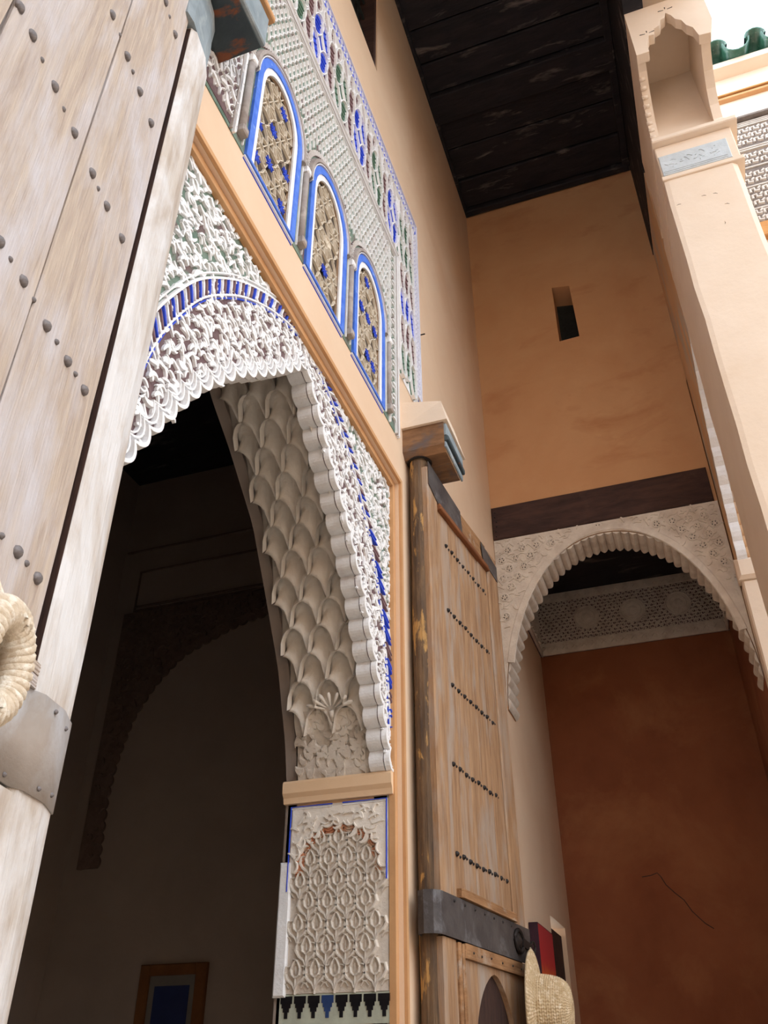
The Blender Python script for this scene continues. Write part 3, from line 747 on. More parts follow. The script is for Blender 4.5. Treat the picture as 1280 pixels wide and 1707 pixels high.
# dark upper window
w4 = thing('window_4', (0, 2.2, 5.19), 'dark shuttered upper window at the top of the facade wall', None, None, 'structure')
MB().box(WALL, 1.7, 2.68, 5.19, 6.5, -.14, -.11).build('pane', 'window_dark', w4)
for u in (1.8, 1.95, 2.1, 2.25, 2.4, 2.55): MB().box(WALL, u, u + .012, 5.19, 6.5, -.109, -.09).build('bar', 'window_dark', w4)
for v in (5.3, 5.45, 5.6, 5.8, 6.0, 6.2): MB().box(WALL, 1.7, 2.68, v, v + .012, -.089, -.075).build('bar', 'window_dark', w4)
MB().box(WALL, 2.645, 2.68, 5.19, 6.5, -.11, -.01).build('jamb', 'dark_wood', w4)

# ================================================================== DOOR LEAVES
dome = MB()
prof_ = [(1.0, 0), (.92, .35), (.7, .68), (.38, .9), (.02, 1.0)]
dome.lathe(I3, prof_, 9)
def nail_mesh(r, h, m='nail_iron'):
    d = MB(); d.lathe(I3, [(a * r, b * h) for a, b in prof_], 9); return d.mesh('nail', m, True, dz=0)
N_BIG, N_SMALL = nail_mesh(.0112, .010), nail_mesh(.0058, .006)
N_FAR, N_FARS = nail_mesh(.0105, .012, 'iron_black'), nail_mesh(.006, .006, 'iron_black')
a_ = R(13.6); P0 = (1 - .97 * .9, .97 * .8)
LFT = Fr((P0[0], P0[1], 0), (math.sin(a_), -math.cos(a_), 0), (0, 0, 1), (math.cos(a_), math.sin(a_), 0))
dl = thing('door_leaf', (P0[0], P0[1], FLOOR), 'near wooden door leaf with pale weathered planks and domed iron nails', 'door')
def plank(fr, u0, u1, v0, v1, n0, n1, c, name, m, par, wob=.002):
    mb = MB(); rows = 8; vs = []; fs = []
    for j in range(rows + 1):
        v = v0 + (v1 - v0) * j / rows; d0, d1 = random.uniform(-wob, wob), random.uniform(-wob, wob); dn = random.uniform(-.001, .001)
        for (u, n) in ((u0 + d0, n0), (u0 + d0, n1 - c), (u0 + d0 + c, n1 + dn), (u1 + d1 - c, n1 + dn), (u1 + d1, n1 - c), (u1 + d1, n0)): vs.append(fr(u, v, n))
    for j in range(rows):
        for i in range(6): fs.append((j * 6 + i, j * 6 + (i + 1) % 6, (j + 1) * 6 + (i + 1) % 6, (j + 1) * 6 + i))
    fs.append(tuple(range(6))); fs.append(tuple(rows * 6 + i for i in range(6)))
    mb.add(vs, fs); return mb.build(name, m, par)
MB().box(LFT, -.35, .78, FLOOR + .03, 2.70, -.05, -.03).build('door_backing', 'groove_dark', dl)
for (s0, s1) in ((-.200, .0515), (.0585, .3265), (.3335, .585), (.5905, .78)):
    plank(LFT, s0, s1, .505, 2.70, -.03, 0, .003, 'plank', 'near_wood', dl)
# pivot stile: long rounded timber at the hinge edge
def stile(fr, v0, v1, prof, name, m, par, wob=.003, rows=18):
    mb = MB(); k = len(prof); vs = []; fs = []
    for j in range(rows + 1):
        v = v0 + (v1 - v0) * j / rows; d = random.uniform(-wob, wob)
        for u, n in prof: vs.append(fr(u + d * .6, v, n + d))
    for j in range(rows):
        for i in range(k): fs.append((j * k + i, j * k + (i + 1) % k, (j + 1) * k + (i + 1) % k, (j + 1) * k + i))
    fs.append(tuple(range(k))); fs.append(tuple(rows * k + i for i in range(k)))
    return mb.add(vs, fs).build(name, m, par)
stile(LFT, FLOOR + .03, 2.465, [(-.215, -.03), (-.215, .002), (-.228, .014), (-.30, .018), (-.355, .006), (-.372, -.018), (-.374, -.05), (-.355, -.07), (-.25, -.07)], 'pivot_stile', 'near_stile', dl)
MB().box(LFT, -.2148, -.2125, .515, 2.46, -.03, .003).build('groove_shade_strip', 'groove_dark', dl)  # dark strip added so the sky-lit groove side reads as shaded
stile(LFT, 2.467, 2.72, [(-.17, -.03), (-.17, .004), (-.20, .014), (-.30, .016), (-.352, .004), (-.368, -.018), (-.37, -.05), (-.35, -.07), (-.25, -.07)], 'iron_clad_post', 'bracket_blue', dl, rows=4)
big = [.274, .185, .098, .012, -.063, .36, .44]; 
rows_ = [(1.476, [.32, .274, .185, .098, .012, -.063, -.145, .40, .48, .56], [.234, .144, -.021, .36, .44]),
         (1.889, [.106, .062 - .046, -.065, -.142, .19, .27, .35], [.062, -.02, .15, .23]),
         (2.301, [-.065, -.145, .02, .10, .18], [-.1, -.02, .06]),
         (1.068, [.175, .097, .006, -.079, -.154, .26, .34, .42], [.14, .058, -.034, -.114, .22]),
         (.678, [-.089, -.16, .01, .1, .2], [-.121, -.04])]
for z, bigs, smalls in rows_:
    for s in bigs: inst('nail', N_BIG, LFT.mtx(s, z + random.uniform(-.004, .004), -.001), dl)
    for s in smalls: inst('nail', N_SMALL, LFT.mtx(s, z + random.uniform(-.004, .004), -.001), dl)
band = MB(); vs = []
pf = [(.2, .0), (.78, .0)]
bp = [(-.3755, -.05), (-.3755, -.014), (-.358, .009), (-.30, .0225), (-.234, .020), (-.21, .008), (.78, .006)]
for v in (.366, .512):
    for u, n in bp: vs.append(LFT(u, v, n))
k = len(bp); band.add(vs, [(i, i + 1, k + i + 1, k + i) for i in range(k - 1)])
bo = band.build('iron_band', 'iron_pale', dl, smooth=True)
md = bo.modifiers.new('thickness', 'SOLIDIFY'); md.thickness = .003
for s, z in ((-.322, .49), (-.27, .498), (-.322, .385), (-.27, .379), (-.19, .376), (-.12, .495), (-.12, .38)):
    inst('nail', N_SMALL, LFT.mtx(s, z, .018 if s < -.31 else .0225 if s < -.25 else .0085, 0, .7), bo)
for z0, z1, s1 in ((.513, .533, -.216), (.534, .552, -.216)):
    plank(LFT, s1, .78, z0, z1, -.01, .012, .003, 'rail_moulding', 'near_wood', dl, .0005)
plank(LFT, -.226, -.17, FLOOR + .03, .36, -.03, .010, .004, 'panel_moulding', 'near_stile', dl)
plank(LFT, -.168, -.15, FLOOR + .03, .345, -.03, .002, .003, 'panel_moulding', 'near_stile', dl)
plank(LFT, -.15, .78, .31, .358, -.03, .014, .006, 'lower_rail', 'near_stile', dl)
plank(LFT, -.148, .78, FLOOR + .03, .308, -.03, -.016, .004, 'lower_panel', 'near_wood', dl)

b_ = R(6.7)
RGT = Fr((.115, 3.15, 0), (math.sin(b_), math.cos(b_), 0), (0, 0, 1), (math.cos(b_), -math.sin(b_), 0))
dr = thing('door_leaf', (.115, 3.15, FLOOR), 'far wooden door leaf with round pivot post and dark iron band', 'door')
pr = [(math.cos(t) * .043 + .058, math.sin(t) * .043 + 3.135) for t in [2 * math.pi * i / 14 for i in range(14)]]
WXY = Fr((0, 0, 0), (1, 0, 0), (0, 0, 1), (0, 1, 0))
stile(WXY, FLOOR + .02, 2.50, pr, 'pivot_post', 'post_wood', dr, .002, 24)
MB().box(RGT, -.03, .84, FLOOR + .04, 2.43, -.045, -.022).build('door_backing', 'groove_dark', dr)
plank(RGT, -.052, .055, .59, 2.44, -.04, .002, .006, 'hinge_stile', 'far_wood', dr)
for i in range(5):
    s0 = .058 + i * .1285; plank(RGT, s0, s0 + .126, .59, 2.26, -.022, -.004 + random.uniform(-.002, .002), .003, 'plank', 'far_wood', dr)
plank(RGT, .705, .845, .59, 2.40, -.04, .004, .006, 'closing_stile', 'far_wood', dr)
plank(RGT, .06, .70, 2.285, 2.415, -.022, .000, .004, 'top_rail', 'rail_wood', dr)
ip = MB().plate(RGT, [(-.05, 2.47), (-.05, 2.34), (.06, 2.29), (.36, 2.30), (.34, 2.42), (.05, 2.455)], [], .003, .006); ip.build('iron_corner_plate', 'iron_dark', dr)
ip = MB().plate(RGT, [(.62, 2.40), (.64, 2.30), (.845, 2.27), (.845, 2.36)], [], .005, .008); ip.build('iron_corner_plate', 'iron_dark', dr)
for k, (v, n) in enumerate(((2.262, .014), (2.279, .010))):
    MB().chbox(RGT, .058, .70, v, v + .016, -.02, n + .004, .004).build('top_batten', 'red_wood', dr)
for z in (2.112, 1.778, 1.428, 1.085, .749):
    s = .10 + random.uniform(0, .05); i = 0
    while s < .66:
        inst('nail', N_FAR if i % 2 == 0 else N_FARS, RGT.mtx(s, z + random.uniform(-.004, .004), -.005), dr); s += .034; i += 1
# iron band wrapped round the post
vs = []; bp = [(-.062, -.075), (-.105, -.065), (-.118, -.04), (-.108, -.010), (-.082, .0065), (-.05, .0075), (.0, .008), (.862, .010)]
for v in (.455, .592):
    for u, n in bp: vs.append(RGT(u, v, n))
k = len(bp); bo = MB().add(vs, [(i, i + 1, k + i + 1, k + i) for i in range(k - 1)]).build('iron_band', 'iron_dark', dr)
bo.modifiers.new('thickness', 'SOLIDIFY').thickness = .003
for k in range(8): inst('nail', N_FARS, RGT.mtx(.03 + .1 * k, .575, .011), bo)
plank(RGT, .10, .70, .597, .628, -.01, .020, .006, 'rail_moulding', 'rail_wood', dr, .0006)
# part below the band: stile, moulding, rail, arched wicket
plank(RGT, -.052, .062, FLOOR + .04, .453, -.04, .002, .006, 'hinge_stile', 'far_wood', dr)
for s0, s1, n1 in ((.066, .088, .010), (.091, .104, .002), (.107, .128, .008)): plank(RGT, s0, s1, FLOOR + .04, .448, -.03, n1, .004, 'panel_moulding', 'rail_wood', dr)
plank(RGT, .13, .80, .405, .452, -.03, .010, .004, 'middle_rail', 'rail_wood', dr)
hs = [(.235, FLOOR + .04), (.235, .05), (.215, .14), (.235, .22), (.28, .29), (.345, .35), (.44, .392), (.52, .355), (.585, .29), (.63, .22), (.65, .14), (.63, .05), (.63, FLOOR + .04)]
hs = hs[:2] + smooth_poly(hs[1:-1], 24, 1)[1:-1] + hs[-2:]
MB().plate(RGT, [(.132, FLOOR + .04)] + hs + [(.845, FLOOR + .04), (.845, .403), (.132, .403)], [], -.022, -.002).build('wicket_surround', 'far_wood', dr)
MB().box(RGT, .20, .68, FLOOR + .04, .40, -.040, -.030).build('wicket_door', 'post_wood', dr)
MB().chbox(RGT, .22, .66, .24, .275, -.032, -.024, .003).build('wicket_rail', 'rail_wood', dr)
for i, (u, v) in enumerate(((.2, .428), (.28, .425), (.38, .43), (.5, .427), (.62, .43), (.72, .428))): inst('nail', N_FARS, RGT.mtx(u, v, .009, 0, .8), dr)
# latch
lt = MB(); c = RGT(.70, .528, .018)
lt.tube([c + RGT.U * (.048 * math.cos(t)) + RGT.V * (.040 * math.sin(t)) for t in [2 * math.pi * i / 20 for i in range(20)]], .009, 8, closed=True)
lo = lt.build('latch_ring', 'iron_black', dr, smooth=True)
d = MB(); d.lathe(Fr(RGT(.70, .528, .010), RGT.U, RGT.V, RGT.N), [(.038, 0), (.03, .01), (.014, .016), (.002, .022)], 14); d.build('latch_boss', 'iron_black', lo, smooth=True)
d = MB().plate(RGT, [(.73, .545), (.80, .535), (.845, .528), (.845, .512), (.80, .505), (.73, .512)], [], .014, .026); d.build('hasp', 'iron_black', lo)
c = RGT(.872, .524, .02)
MB().tube([c + RGT.U * (.026 * math.cos(t)) + RGT.V * (.022 * math.sin(t)) for t in [2 * math.pi * i / 16 for i in range(16)]], .005, 6, closed=True).build('hook_ring', 'iron_black', lo, smooth=True)

# ---- pivot brackets
br = thing('pivot_bracket', (0, 3.2, 2.50), 'carved wooden pivot bracket with a plaster cap above the far door leaf', 'bracket')
prof_b = [(3.07, 2.53), (3.10, 2.50), (3.34, 2.50), (3.375, 2.535), (3.375, 2.66), (3.07, 2.66)]
MB().plate(WALL, prof_b, [], 0.0, .205).build('bracket_block', 'bracket_wood', br)
for v0, v1, n1, m in ((2.515, 2.545, .214, 'bracket_blue'), (2.552, 2.578, .226, 'bracket_under'), (2.585, 2.652, .218, 'bracket_blue')):
    MB().chbox(WALL, 3.075, 3.372, v0, v1, .204, n1, .004).build('carved_band', m, br)
fr_ = [(0, 3.055, 2.662), (.226, 3.055, 2.662), (.226, 3.395, 2.662), (0, 3.395, 2.662), (0, 3.075, 2.845), (.19, 3.10, 2.82), (.19, 3.36, 2.82), (0, 3.38, 2.845)]
MB().add(fr_, [(0, 1, 2, 3), (7, 6, 5, 4), (0, 4, 5, 1), (1, 5, 6, 2), (2, 6, 7, 3), (3, 7, 4, 0)]).build('plaster_cap', 'plaster_pale', br)
pc = MB(); pc.lathe(Fr((.062, 3.138, 2.498), (1, 0, 0), (0, 1, 0), (0, 0, -1)), [(.056, -.002), (.06, .004), (.052, .008), (.044, .004)], 18); pc.build('pivot_socket', 'iron_black', br)
bl = thing('pivot_bracket', (0, 1.0, 2.73), 'blue-grey painted pivot bracket above the near door leaf', 'bracket')
MB().plate(WALL, [(.72, 2.76), (.75, 2.727), (1.215, 2.727), (1.215, 2.90), (.72, 2.90)], [], 0.0, .158).build('bracket_block', 'bracket_under', bl)
MB().chbox(WALL, .72, 1.218, 2.735, 2.89, .158, .172, .004).build('carved_band', 'bracket_blue', bl)
MB().chbox(WALL, .70, 1.235, 2.90, 2.925, 0, .185, .004).build('wooden_cap', 'moulding', bl)

# ================================================================== END WALL: BEAM, FLUTED ARCH, CARVED SPANDREL
bm_ = thing('wooden_beam', (.73, 5.1, 3.23), 'dark brown wooden beam set across the end wall above the arch', 'beam')
o = MB().chbox(END(5.1), -.0 + .004, 1.478, 3.235, 3.505, .001, .018, .006).build('beam_face', 'dark_wood', bm_)
for k in range(6): inst('nail', N_FARS, END(5.1).mtx(.03 + random.uniform(-.006, .006), 3.26 + .04 * k, .018), bm_)
ef = thing('end_arch_surround', (.75, 5.1, 2.0), 'fluted plaster arch with carved rosette spandrels in the end wall', 'arch surround')
eo = earch(48, .0, .0); es = [(0.002, 3.232), (0.002, EZ + .05)] + earch(48, .0, .0)[1:-1] + [(1.498, EZ + .05), (1.498, 3.232)]
EF = END(5.1)
MB().plate(EF, [(0.003, 3.232), (0.003, 2.02)] + [p for p in earch(96)[1:-1] if p[1] > 2.02] + [(1.497, 2.02), (1.497, 3.232)], [], .001, .007).build('spandrel_ground', 'grey_stucco', ef)
MB().ribbon(EF, [(p[0] , p[1]) for p in earch(48, -.02, .03)[4:-4]], .05, .007, .007, top=.8).build('smooth_rim', 'grey_stucco', ef)
ros = MB(); ros.lathe(I3, [(.034, 0), (.034, .007), (.028, .009), (.025, .004), (.014, .003), (.010, .008), (.002, .009)], 12)
for q in range(5):
    t = q * 2 * math.pi / 5; ros.ribbon(I3, [(math.cos(t) * .008, math.sin(t) * .008), (math.cos(t) * .026, math.sin(t) * .026)], [.004, .009], .009, .002)
ros = ros.mesh('rosette', 'grey_stucco', dz=0)
hl = MB(); 
for q in range(5):
    t = (q + .5) * 2 * math.pi / 5; hl.lathe(Fr((math.cos(t) * .017, math.sin(t) * .017, .004), (1, 0, 0), (0, 1, 0), (0, 0, 1)), [(.0045, 0), (.004, .003), (.001, .0035)], 6)
hl = hl.mesh('rosette_holes', 'iron_black', dz=0)
def e_out(x, z, m): return ((x - EC) / (EA + m)) ** 2 + ((z - EZ) / (EB + m)) ** 2 > 1
z = 2.20; j = 0; spos = []
while z < 3.22:
    x = .045 + (.05 if j % 2 else 0)
    while x < 1.48:
        if e_out(x, z, .075) and z < 3.20: spos.append((x, z))
        x += .10
    z += .072; j += 1
spos.append((.72, 3.195))
for x, z in spos:
    r = inst('rosette', ros, EF.mtx(x, z, .006, random.uniform(0, 1), .9), ef); inst('rosette_holes', hl, EF.mtx(x, z, .006, random.uniform(0, 1), .9), ef)
mb = MB()
scrolls(mb, EF, [(0.02, 2.15), (1.48, 2.15), (1.48, 3.21), (.02, 3.21)], .036, .034, .05, .007, .006, test=lambda p: e_out(p[0], p[1], .06) and min(math.dist(p, q) for q in spos) > .03, jit=.3)
mb.build('spandrel_scrollwork', 'grey_stucco', ef, kind='stuff')
# flutes of the soffit: each a small convex wedge
NF = 44
for i in range(NF):
    t0, t1 = math.pi * (i + .01) / NF, math.pi * (i + .99) / NF; vs = []; fs = []
    for j, yy in enumerate((5.102, 5.16, 5.24, 5.325)):
        for q in range(6):
            t = t0 + (t1 - t0) * q / 5; b = math.sin(math.pi * q / 5); d = .004 + .024 * b * (.7 + .3 * j / 3)
            tw = t + (.0 if True else 0)
            vs.append(Vector((EC - (EA - d) * math.cos(tw), yy, EZ + (EB - d) * math.sin(tw))))
    for j in range(3):
        for q in range(5): fs.append((j * 6 + q, j * 6 + q + 1, (j + 1) * 6 + q + 1, (j + 1) * 6 + q))
    fs.append((0, 1, 2, 3, 4, 5)); fs.append((18, 19, 20, 21, 22, 23))
    MB().add(vs, fs).build('flute', 'grey_stucco', ef)
# alcove frieze
fr3 = [('back', END(6.7), 0.0, 1.5), ('left', WALL, 5.33, 6.70), ('right', Fr((1.5, 0, 0), (0, 1, 0), (0, 0, 1), (-1, 0, 0)), 5.33, 6.7)]
for nm, f_, u0, u1 in fr3:
    lab = {'back': 'pierced carved plaster frieze across the alcove back wall', 'left': 'pierced carved plaster frieze along the alcove left wall', 'right': 'pierced carved plaster frieze along the alcove right wall'}[nm]
    t = thing('pierced_frieze', f_((u0 + u1) / 2, 3.04, 0), lab, 'frieze', 'friezes around the alcove')
    MB().box(f_, u0, u1, 3.04, 3.60, .002, .012).build('frieze_ground', 'purple_ground', t)
    for v0, v1 in ((3.04, 3.145), (3.52, 3.60)): MB().chbox(f_, u0, u1, v0, v1, .012, .028, .003).build('border_rail', 'grey_stucco', t)
    mb = MB(); st = .045
    v = 3.165; j = 0
    while v < 3.51:
        u = u0 + .03 + (st / 2 if j % 2 else 0); 
        while u < u1 - .02:
            a = [(u + math.cos(q * math.pi / 3 + .3) * st * .40, v + math.sin(q * math.pi / 3 + .3) * st * .40) for q in range(6)]
            mb.ribbon(f_, a, .011, .012, .012, closed=True)
            if nm == 'back': comma(mb, f_, u, v, .03, random.uniform(0, 6), 1, .01, .012)
            u += st
        v += st * .62; j += 1
    k = 0; u = u0 + .03
    while u < u1 - .03:
        for vv in (3.092, 3.56): comma(mb, f_, u, vv - .015, .055, 1.2 + .6 * (k % 2), 1 if k % 2 else -1, .008, .028, wd=.25)
        u += .04; k += 1
    mb.build('pierced_tracery', 'grey_stucco', t, kind='stuff')
    if nm == 'back':
        for u in (.42, .80, 1.16):
            m_ = MB(); m_.lathe(Fr(f_(u, 3.335, .012), f_.U, f_.V, f_.N), [(.105, 0), (.105, .016), (.098, .018), (.092, .010), (.07, .012), (.066, .018), (.04, .014), (.02, .02), (.002, .02)], 20); m_.build('medallion', 'grey_stucco', t)
# small doorway in the left wall near the alcove corner
nd = thing('door_1', (0, 6.17, FLOOR), 'small dark doorway near the alcove corner', None, None, 'structure')
MB().box(WALL, 5.901, 6.449, FLOOR, .90, -.06, -.03).build('doorway_shade_sheet', 'dark_wood', nd)  # dark sheet set forward to stand for the shade inside the doorway
# canvas
cv = thing('canvas_painting', (.03, 5.4, .1), 'unframed red and orange canvas hanging on the left wall behind the straw hat', 'painting')
MB().box(WALL, 5.165, 5.60, .12, .80, .004, .052).build('canvas_body', 'canvas_side', cv)
MB().box(WALL, 5.172, 5.593, .126, .794, .0525, .055).build('canvas_face', 'canvas_red', cv)

# ================================================================== PIER WITH CORBEL, COURTYARD SIDE
PF = END(3.5)
pier = thing('pier', (1.72, 3.9, FLOOR), 'tall cream plastered pier with a niched corbel on the courtyard side', 'pier')
def wobpier():
    mb = MB(); vs = []; fs = []; n = 26
    for j in range(n + 1):
        z = FLOOR + (4.49 - FLOOR) * j / n
        d = [random.uniform(-.004, .004) for _ in range(4)]
        ring = [(1.505 + d[0], 3.502), (1.53 + d[0], 3.497), (1.89 + d[1], 3.497), (1.918 + d[1], 3.515), (1.92 + d[2], 4.29), (1.506 + d[3], 4.30)]
        vs += [(x, y, z) for x, y in ring]
    for j in range(n):
        for i in range(6): fs.append((j * 6 + i, j * 6 + (i + 1) % 6, (j + 1) * 6 + (i + 1) % 6, (j + 1) * 6 + i))
    fs.append(tuple(range(6))); fs.append(tuple(n * 6 + i for i in range(6)))
    return mb.add(vs, fs)
wobpier().build('shaft', 'plaster_pale', pier)
MB().chbox(PF, 1.5035, 1.945, 4.482, 4.80, -.795, .002, .006).build('necking', 'plaster_pale', pier)
MB().chbox(PF, 1.512, 1.90, 4.515, 4.70, 0, .008, .003).build('carved_tablet', 'tablet', pier)
mb = MB(); scrolls(mb, PF, [(1.57, 4.57), (1.85, 4.57), (1.85, 4.65), (1.57, 4.65)], .04, .03, .045, .004, .007, jit=.2)
for v in (4.53, 4.545): mb.ribbon(PF, [(1.52, v), (1.88, v)], .005, .004, .007)
mb.build('tablet_relief', 'tablet', pier, kind='stuff')
MB().chbox(PF, 1.494, 1.985, 4.798, 4.836, -.70, .05, .006).build('necking_cornice', 'plaster_pale', pier)
MB().chbox(PF, 1.498, 1.957, 4.470, 4.505, -.70, .014, .004).build('lower_fillet', 'plaster_pale', pier)
for u, v, a in ((1.743, 3.976, 1.1), (1.76, 4.24, 2.4), (1.70, 4.25, 2.6), (1.56, 4.236, 2.9), (1.80, 4.13, 2.5)):
    MB().ribbon(Fr((0, 3.497, 0), (1, 0, 0), (0, 0, 1), (0, -1, 0)), [(u, v), (u + math.cos(a) * .012, v + math.sin(a) * .012), (u + math.cos(a + .3) * .025, v + math.sin(a + .3) * .025)], [.001, .004, .001], .0012).build('scratch', 'post_wood', pier)
# corbel: cove between two cheeks under a fascia with a stepped arch
SIDE = Fr((0, 0, 0), (0, 1, 0), (0, 0, 1), (1, 0, 0))
def cove(t):                                                         # (y, z) from bottom front to top
    return 3.47 + .07 * math.sin(t * math.pi * .5) * (1 - t) - (.0 if t < .5 else (t - .5) ** 2 * .9), 4.835 + .95 * t
mb = MB().grid(lambda a, b: Vector((1.545 + .33 * a, 3.60 - .10 * (1 - b) ** 3 , 4.835 + .95 * b)), 6, 14)
mb.build('niche_back', 'plaster_pale', pier, smooth=True)
ch = [(3.47, 4.835), (3.49, 4.90), (3.46, 5.0), (3.40, 5.08), (3.32, 5.14), (3.22, 5.18), (3.163, 5.19), (3.163, 5.655), (4.2, 5.655), (4.2, 4.835)]
MB().plate(SIDE, ch, [], 1.504, 1.552).build('scalloped_cheek', 'plaster_pale', pier)
for i in range(9):
    p = lerp_poly(ch[:6], (i + .3) / 9)
    MB().tube([(1.500, p[0] + .004, p[1]), (1.535, p[0] + .004, p[1])], [.016, .013], 8).build('scallop_lug', 'plaster_pale', pier, smooth=True)
MB().plate(SIDE, ch, [], 1.872, 1.925).build('smooth_cheek', 'plaster_pale', pier)
fa = [(1.502, 5.655), (1.502, 5.17), (1.575, 5.17), (1.58, 5.28), (1.60, 5.335), (1.63, 5.33), (1.64, 5.39), (1.675, 5.41), (1.69, 5.46), (1.715, 5.475), (1.73, 5.52), (1.755, 5.475), (1.77, 5.42), (1.80, 5.385), (1.815, 5.32), (1.845, 5.27), (1.86, 5.17), (1.925, 5.16), (1.96, 5.30), (1.96, 5.655)]
MB().plate(END(3.1), fa, [], -.06, 0).build('stepped_fascia', 'plaster_pale', pier)
MB().box(XY, 1.625, 1.925, 3.16, 4.2, 5.70, 5.755).build('corbel_top', 'plaster_pale', pier)
MB().box(XY, 1.553, 1.871, 3.163, 3.62, 5.63, 5.654).build('niche_top', 'plaster_pale', pier)
for u, v in ((1.595, 5.36), (1.735, 5.55)):
    mb = MB()
    for a in (.3, 1.57, 2.84): mb.ribbon(END(3.1), [(u + math.cos(a) * .012, v + math.sin(a) * .012), (u + math.cos(a) * .045, v + math.sin(a) * .03)], [.003, .007], .002, 0)
    mb.build('incised_mark', 'iron_black', pier)
# respond at the end wall and the scalloped arch joining it to the pier
rs = thing('respond', (1.7, 5.0, FLOOR), 'plastered half pier at the end wall with an impost below the scalloped arch', 'pier')
MB().chbox(END(4.96), 1.502, 1.92, FLOOR, 2.56, -.138, 0, .01).build('shaft', 'plaster_pale', rs)
MB().chbox(END(4.93), 1.485, 1.94, 2.56, 2.70, -.10, 0, .02).build('impost', 'plaster_pale', rs)
sa = thing('arcade_arch', (1.7, 4.6, 2.7), 'side arch with white scalloped edge between the pier and the end wall', 'arch')
ay = [(4.96, 2.70), (4.93, 2.95), (4.86, 3.2), (4.74, 3.48), (4.60, 3.72), (4.42, 3.92), (4.298, 4.0)]
arr = scallop(smooth_poly(ay, 40, 1), .075, -.018)
MB().plate(SIDE, [(5.099, 2.70)] + arr + [(4.297, 4.02), (4.297, 5.655), (5.099, 5.655)], [], 1.505, 1.918).build('arch_wall', 'plaster_stained', sa)
n = 12
ayp = smooth_poly(ay, 40, 1)
for i in range(n):
    p = [lerp_poly(ayp, (i + q / 4 * .92) / n) for q in range(5)]
    mb = MB(); vs = []
    for x in (1.507, 1.565):
        for q, (yy, zz) in enumerate(p):
            b = math.sin(math.pi * q / 4) * .02 + .012
            vs.append((x, yy - b * .8, zz - b * .5))
    mb.add(vs, [(q, q + 1, q + 6, q + 5) for q in range(4)])
    o = mb.build('white_scallop', 'white_stucco', sa); o.modifiers.new('t', 'SOLIDIFY').thickness = .012

# ================================================================== FAR COURTYARD FACADE
YF = 5.6; FF = END(YF)
fc = thing('wall_courtyard_far', (4.7, YF, FLOOR), 'sunlit far courtyard facade with bands of carved plaster', None, None, 'structure')
MB().box(FF, 1.93, 13.2, FLOOR, 8.50, -.3, 0).build('facade_body', 'plaster_pale', fc)
MB().chbox(FF, 1.94, 7.5, 6.04, 6.22, 0, .06, .01).build('wooden_lintel', 'wood_orange', fc)
bands = [(6.24, 6.42), (6.45, 6.72), (6.75, 6.98), (7.01, 7.22), (7.30, 7.58)]
for v0, v1 in bands:
    MB().box(FF, 1.94, 7.5, v0, v1, .002, .012).build('carved_ground', 'court_dark', fc)
    mb = MB(); u = 1.96; 
    while u < 3.6:
        for q in range(max(1, int((v1 - v0) / .085))):
            v = v0 + .03 + q * .085
            mb.ribbon(FF, [(u, v), (u, v + .045), (u + .035, v + .05), (u + .035, v + .015), (u + .075, v + .01)], .030, .016, .012)
            mb.ribbon(FF, [(u + .06, v + .035), (u + .085, v + .06)], .028, .016, .012)
        u += .10 + random.uniform(-.01, .01)
    mb.build('carved_relief', 'court_carve', fc, kind='stuff')
for v in (6.23, 6.435, 6.735, 6.995, 7.245, 7.275, 7.60, 7.625, 7.65): MB().chbox(FF, 1.94, 7.5, v - .008, v + .008, 0, .025, .003).build('band_fillet', 'court_carve', fc)
MB().chbox(FF, 1.94, 7.5, 7.67, 7.70, 0, .07, .004).build('wooden_strip', 'court_dark', fc)
MB().chbox(FF, 1.94, 7.5, 8.05, 8.08, 0, .05, .004).build('cornice_strip', 'moulding', fc)
MB().chbox(FF, 1.94, 7.5, 8.10, 8.12, 0, .06, .004).build('cornice_strip', 'wood_orange', fc)
rf = thing('tiled_eave', (4.7, YF, 8.7), 'green glazed roof tile eave along the top of the far courtyard facade', 'eave')
MB().box(FF, 1.94, 7.6, 8.44, 8.52, -.3, .14).build('eave_board', 'plaster_pale', rf)
def half_tile(up, r=.10, L_=.50):
    mb = MB(); vs = []; fs = []; n = 8
    for k, (rr) in enumerate((r, r - .014)):
        for j, (d, s) in enumerate(((0, 1.0), (L_, .85))):
            for i in range(n + 1):
                t = math.pi * i / n; vs.append((math.cos(t) * rr * s, (d), math.sin(t) * rr * s * (1 if up else -1)))
    g = lambda k, j, i: k * 2 * (n + 1) + j * (n + 1) + i
    for i in range(n):
        fs.append((g(0, 0, i), g(0, 0, i + 1), g(0, 1, i + 1), g(0, 1, i))); fs.append((g(1, 0, i), g(1, 1, i), g(1, 1, i + 1), g(1, 0, i + 1)))
        fs.append((g(0, 0, i), g(1, 0, i), g(1, 0, i + 1), g(0, 0, i + 1)))
    return mb.add(vs, fs).mesh('roof_tile', 'roof_tile', True, dz=0)
tu, tdn = half_tile(True, .10), half_tile(False, .13)
x = 2.05; k = 0
while x < 7.4:
    M_ = Matrix.Translation((x, YF - .26, 8.63 + E)) @ Matrix.Rotation(R(14), 4, 'X'); inst('roof_tile', tdn, M_, rf)
    M_ = Matrix.Translation((x + .18, YF - .25, 8.62 + E)) @ Matrix.Rotation(R(14), 4, 'X'); inst('roof_tile', tu, M_, rf)
    x += .36; k += 1

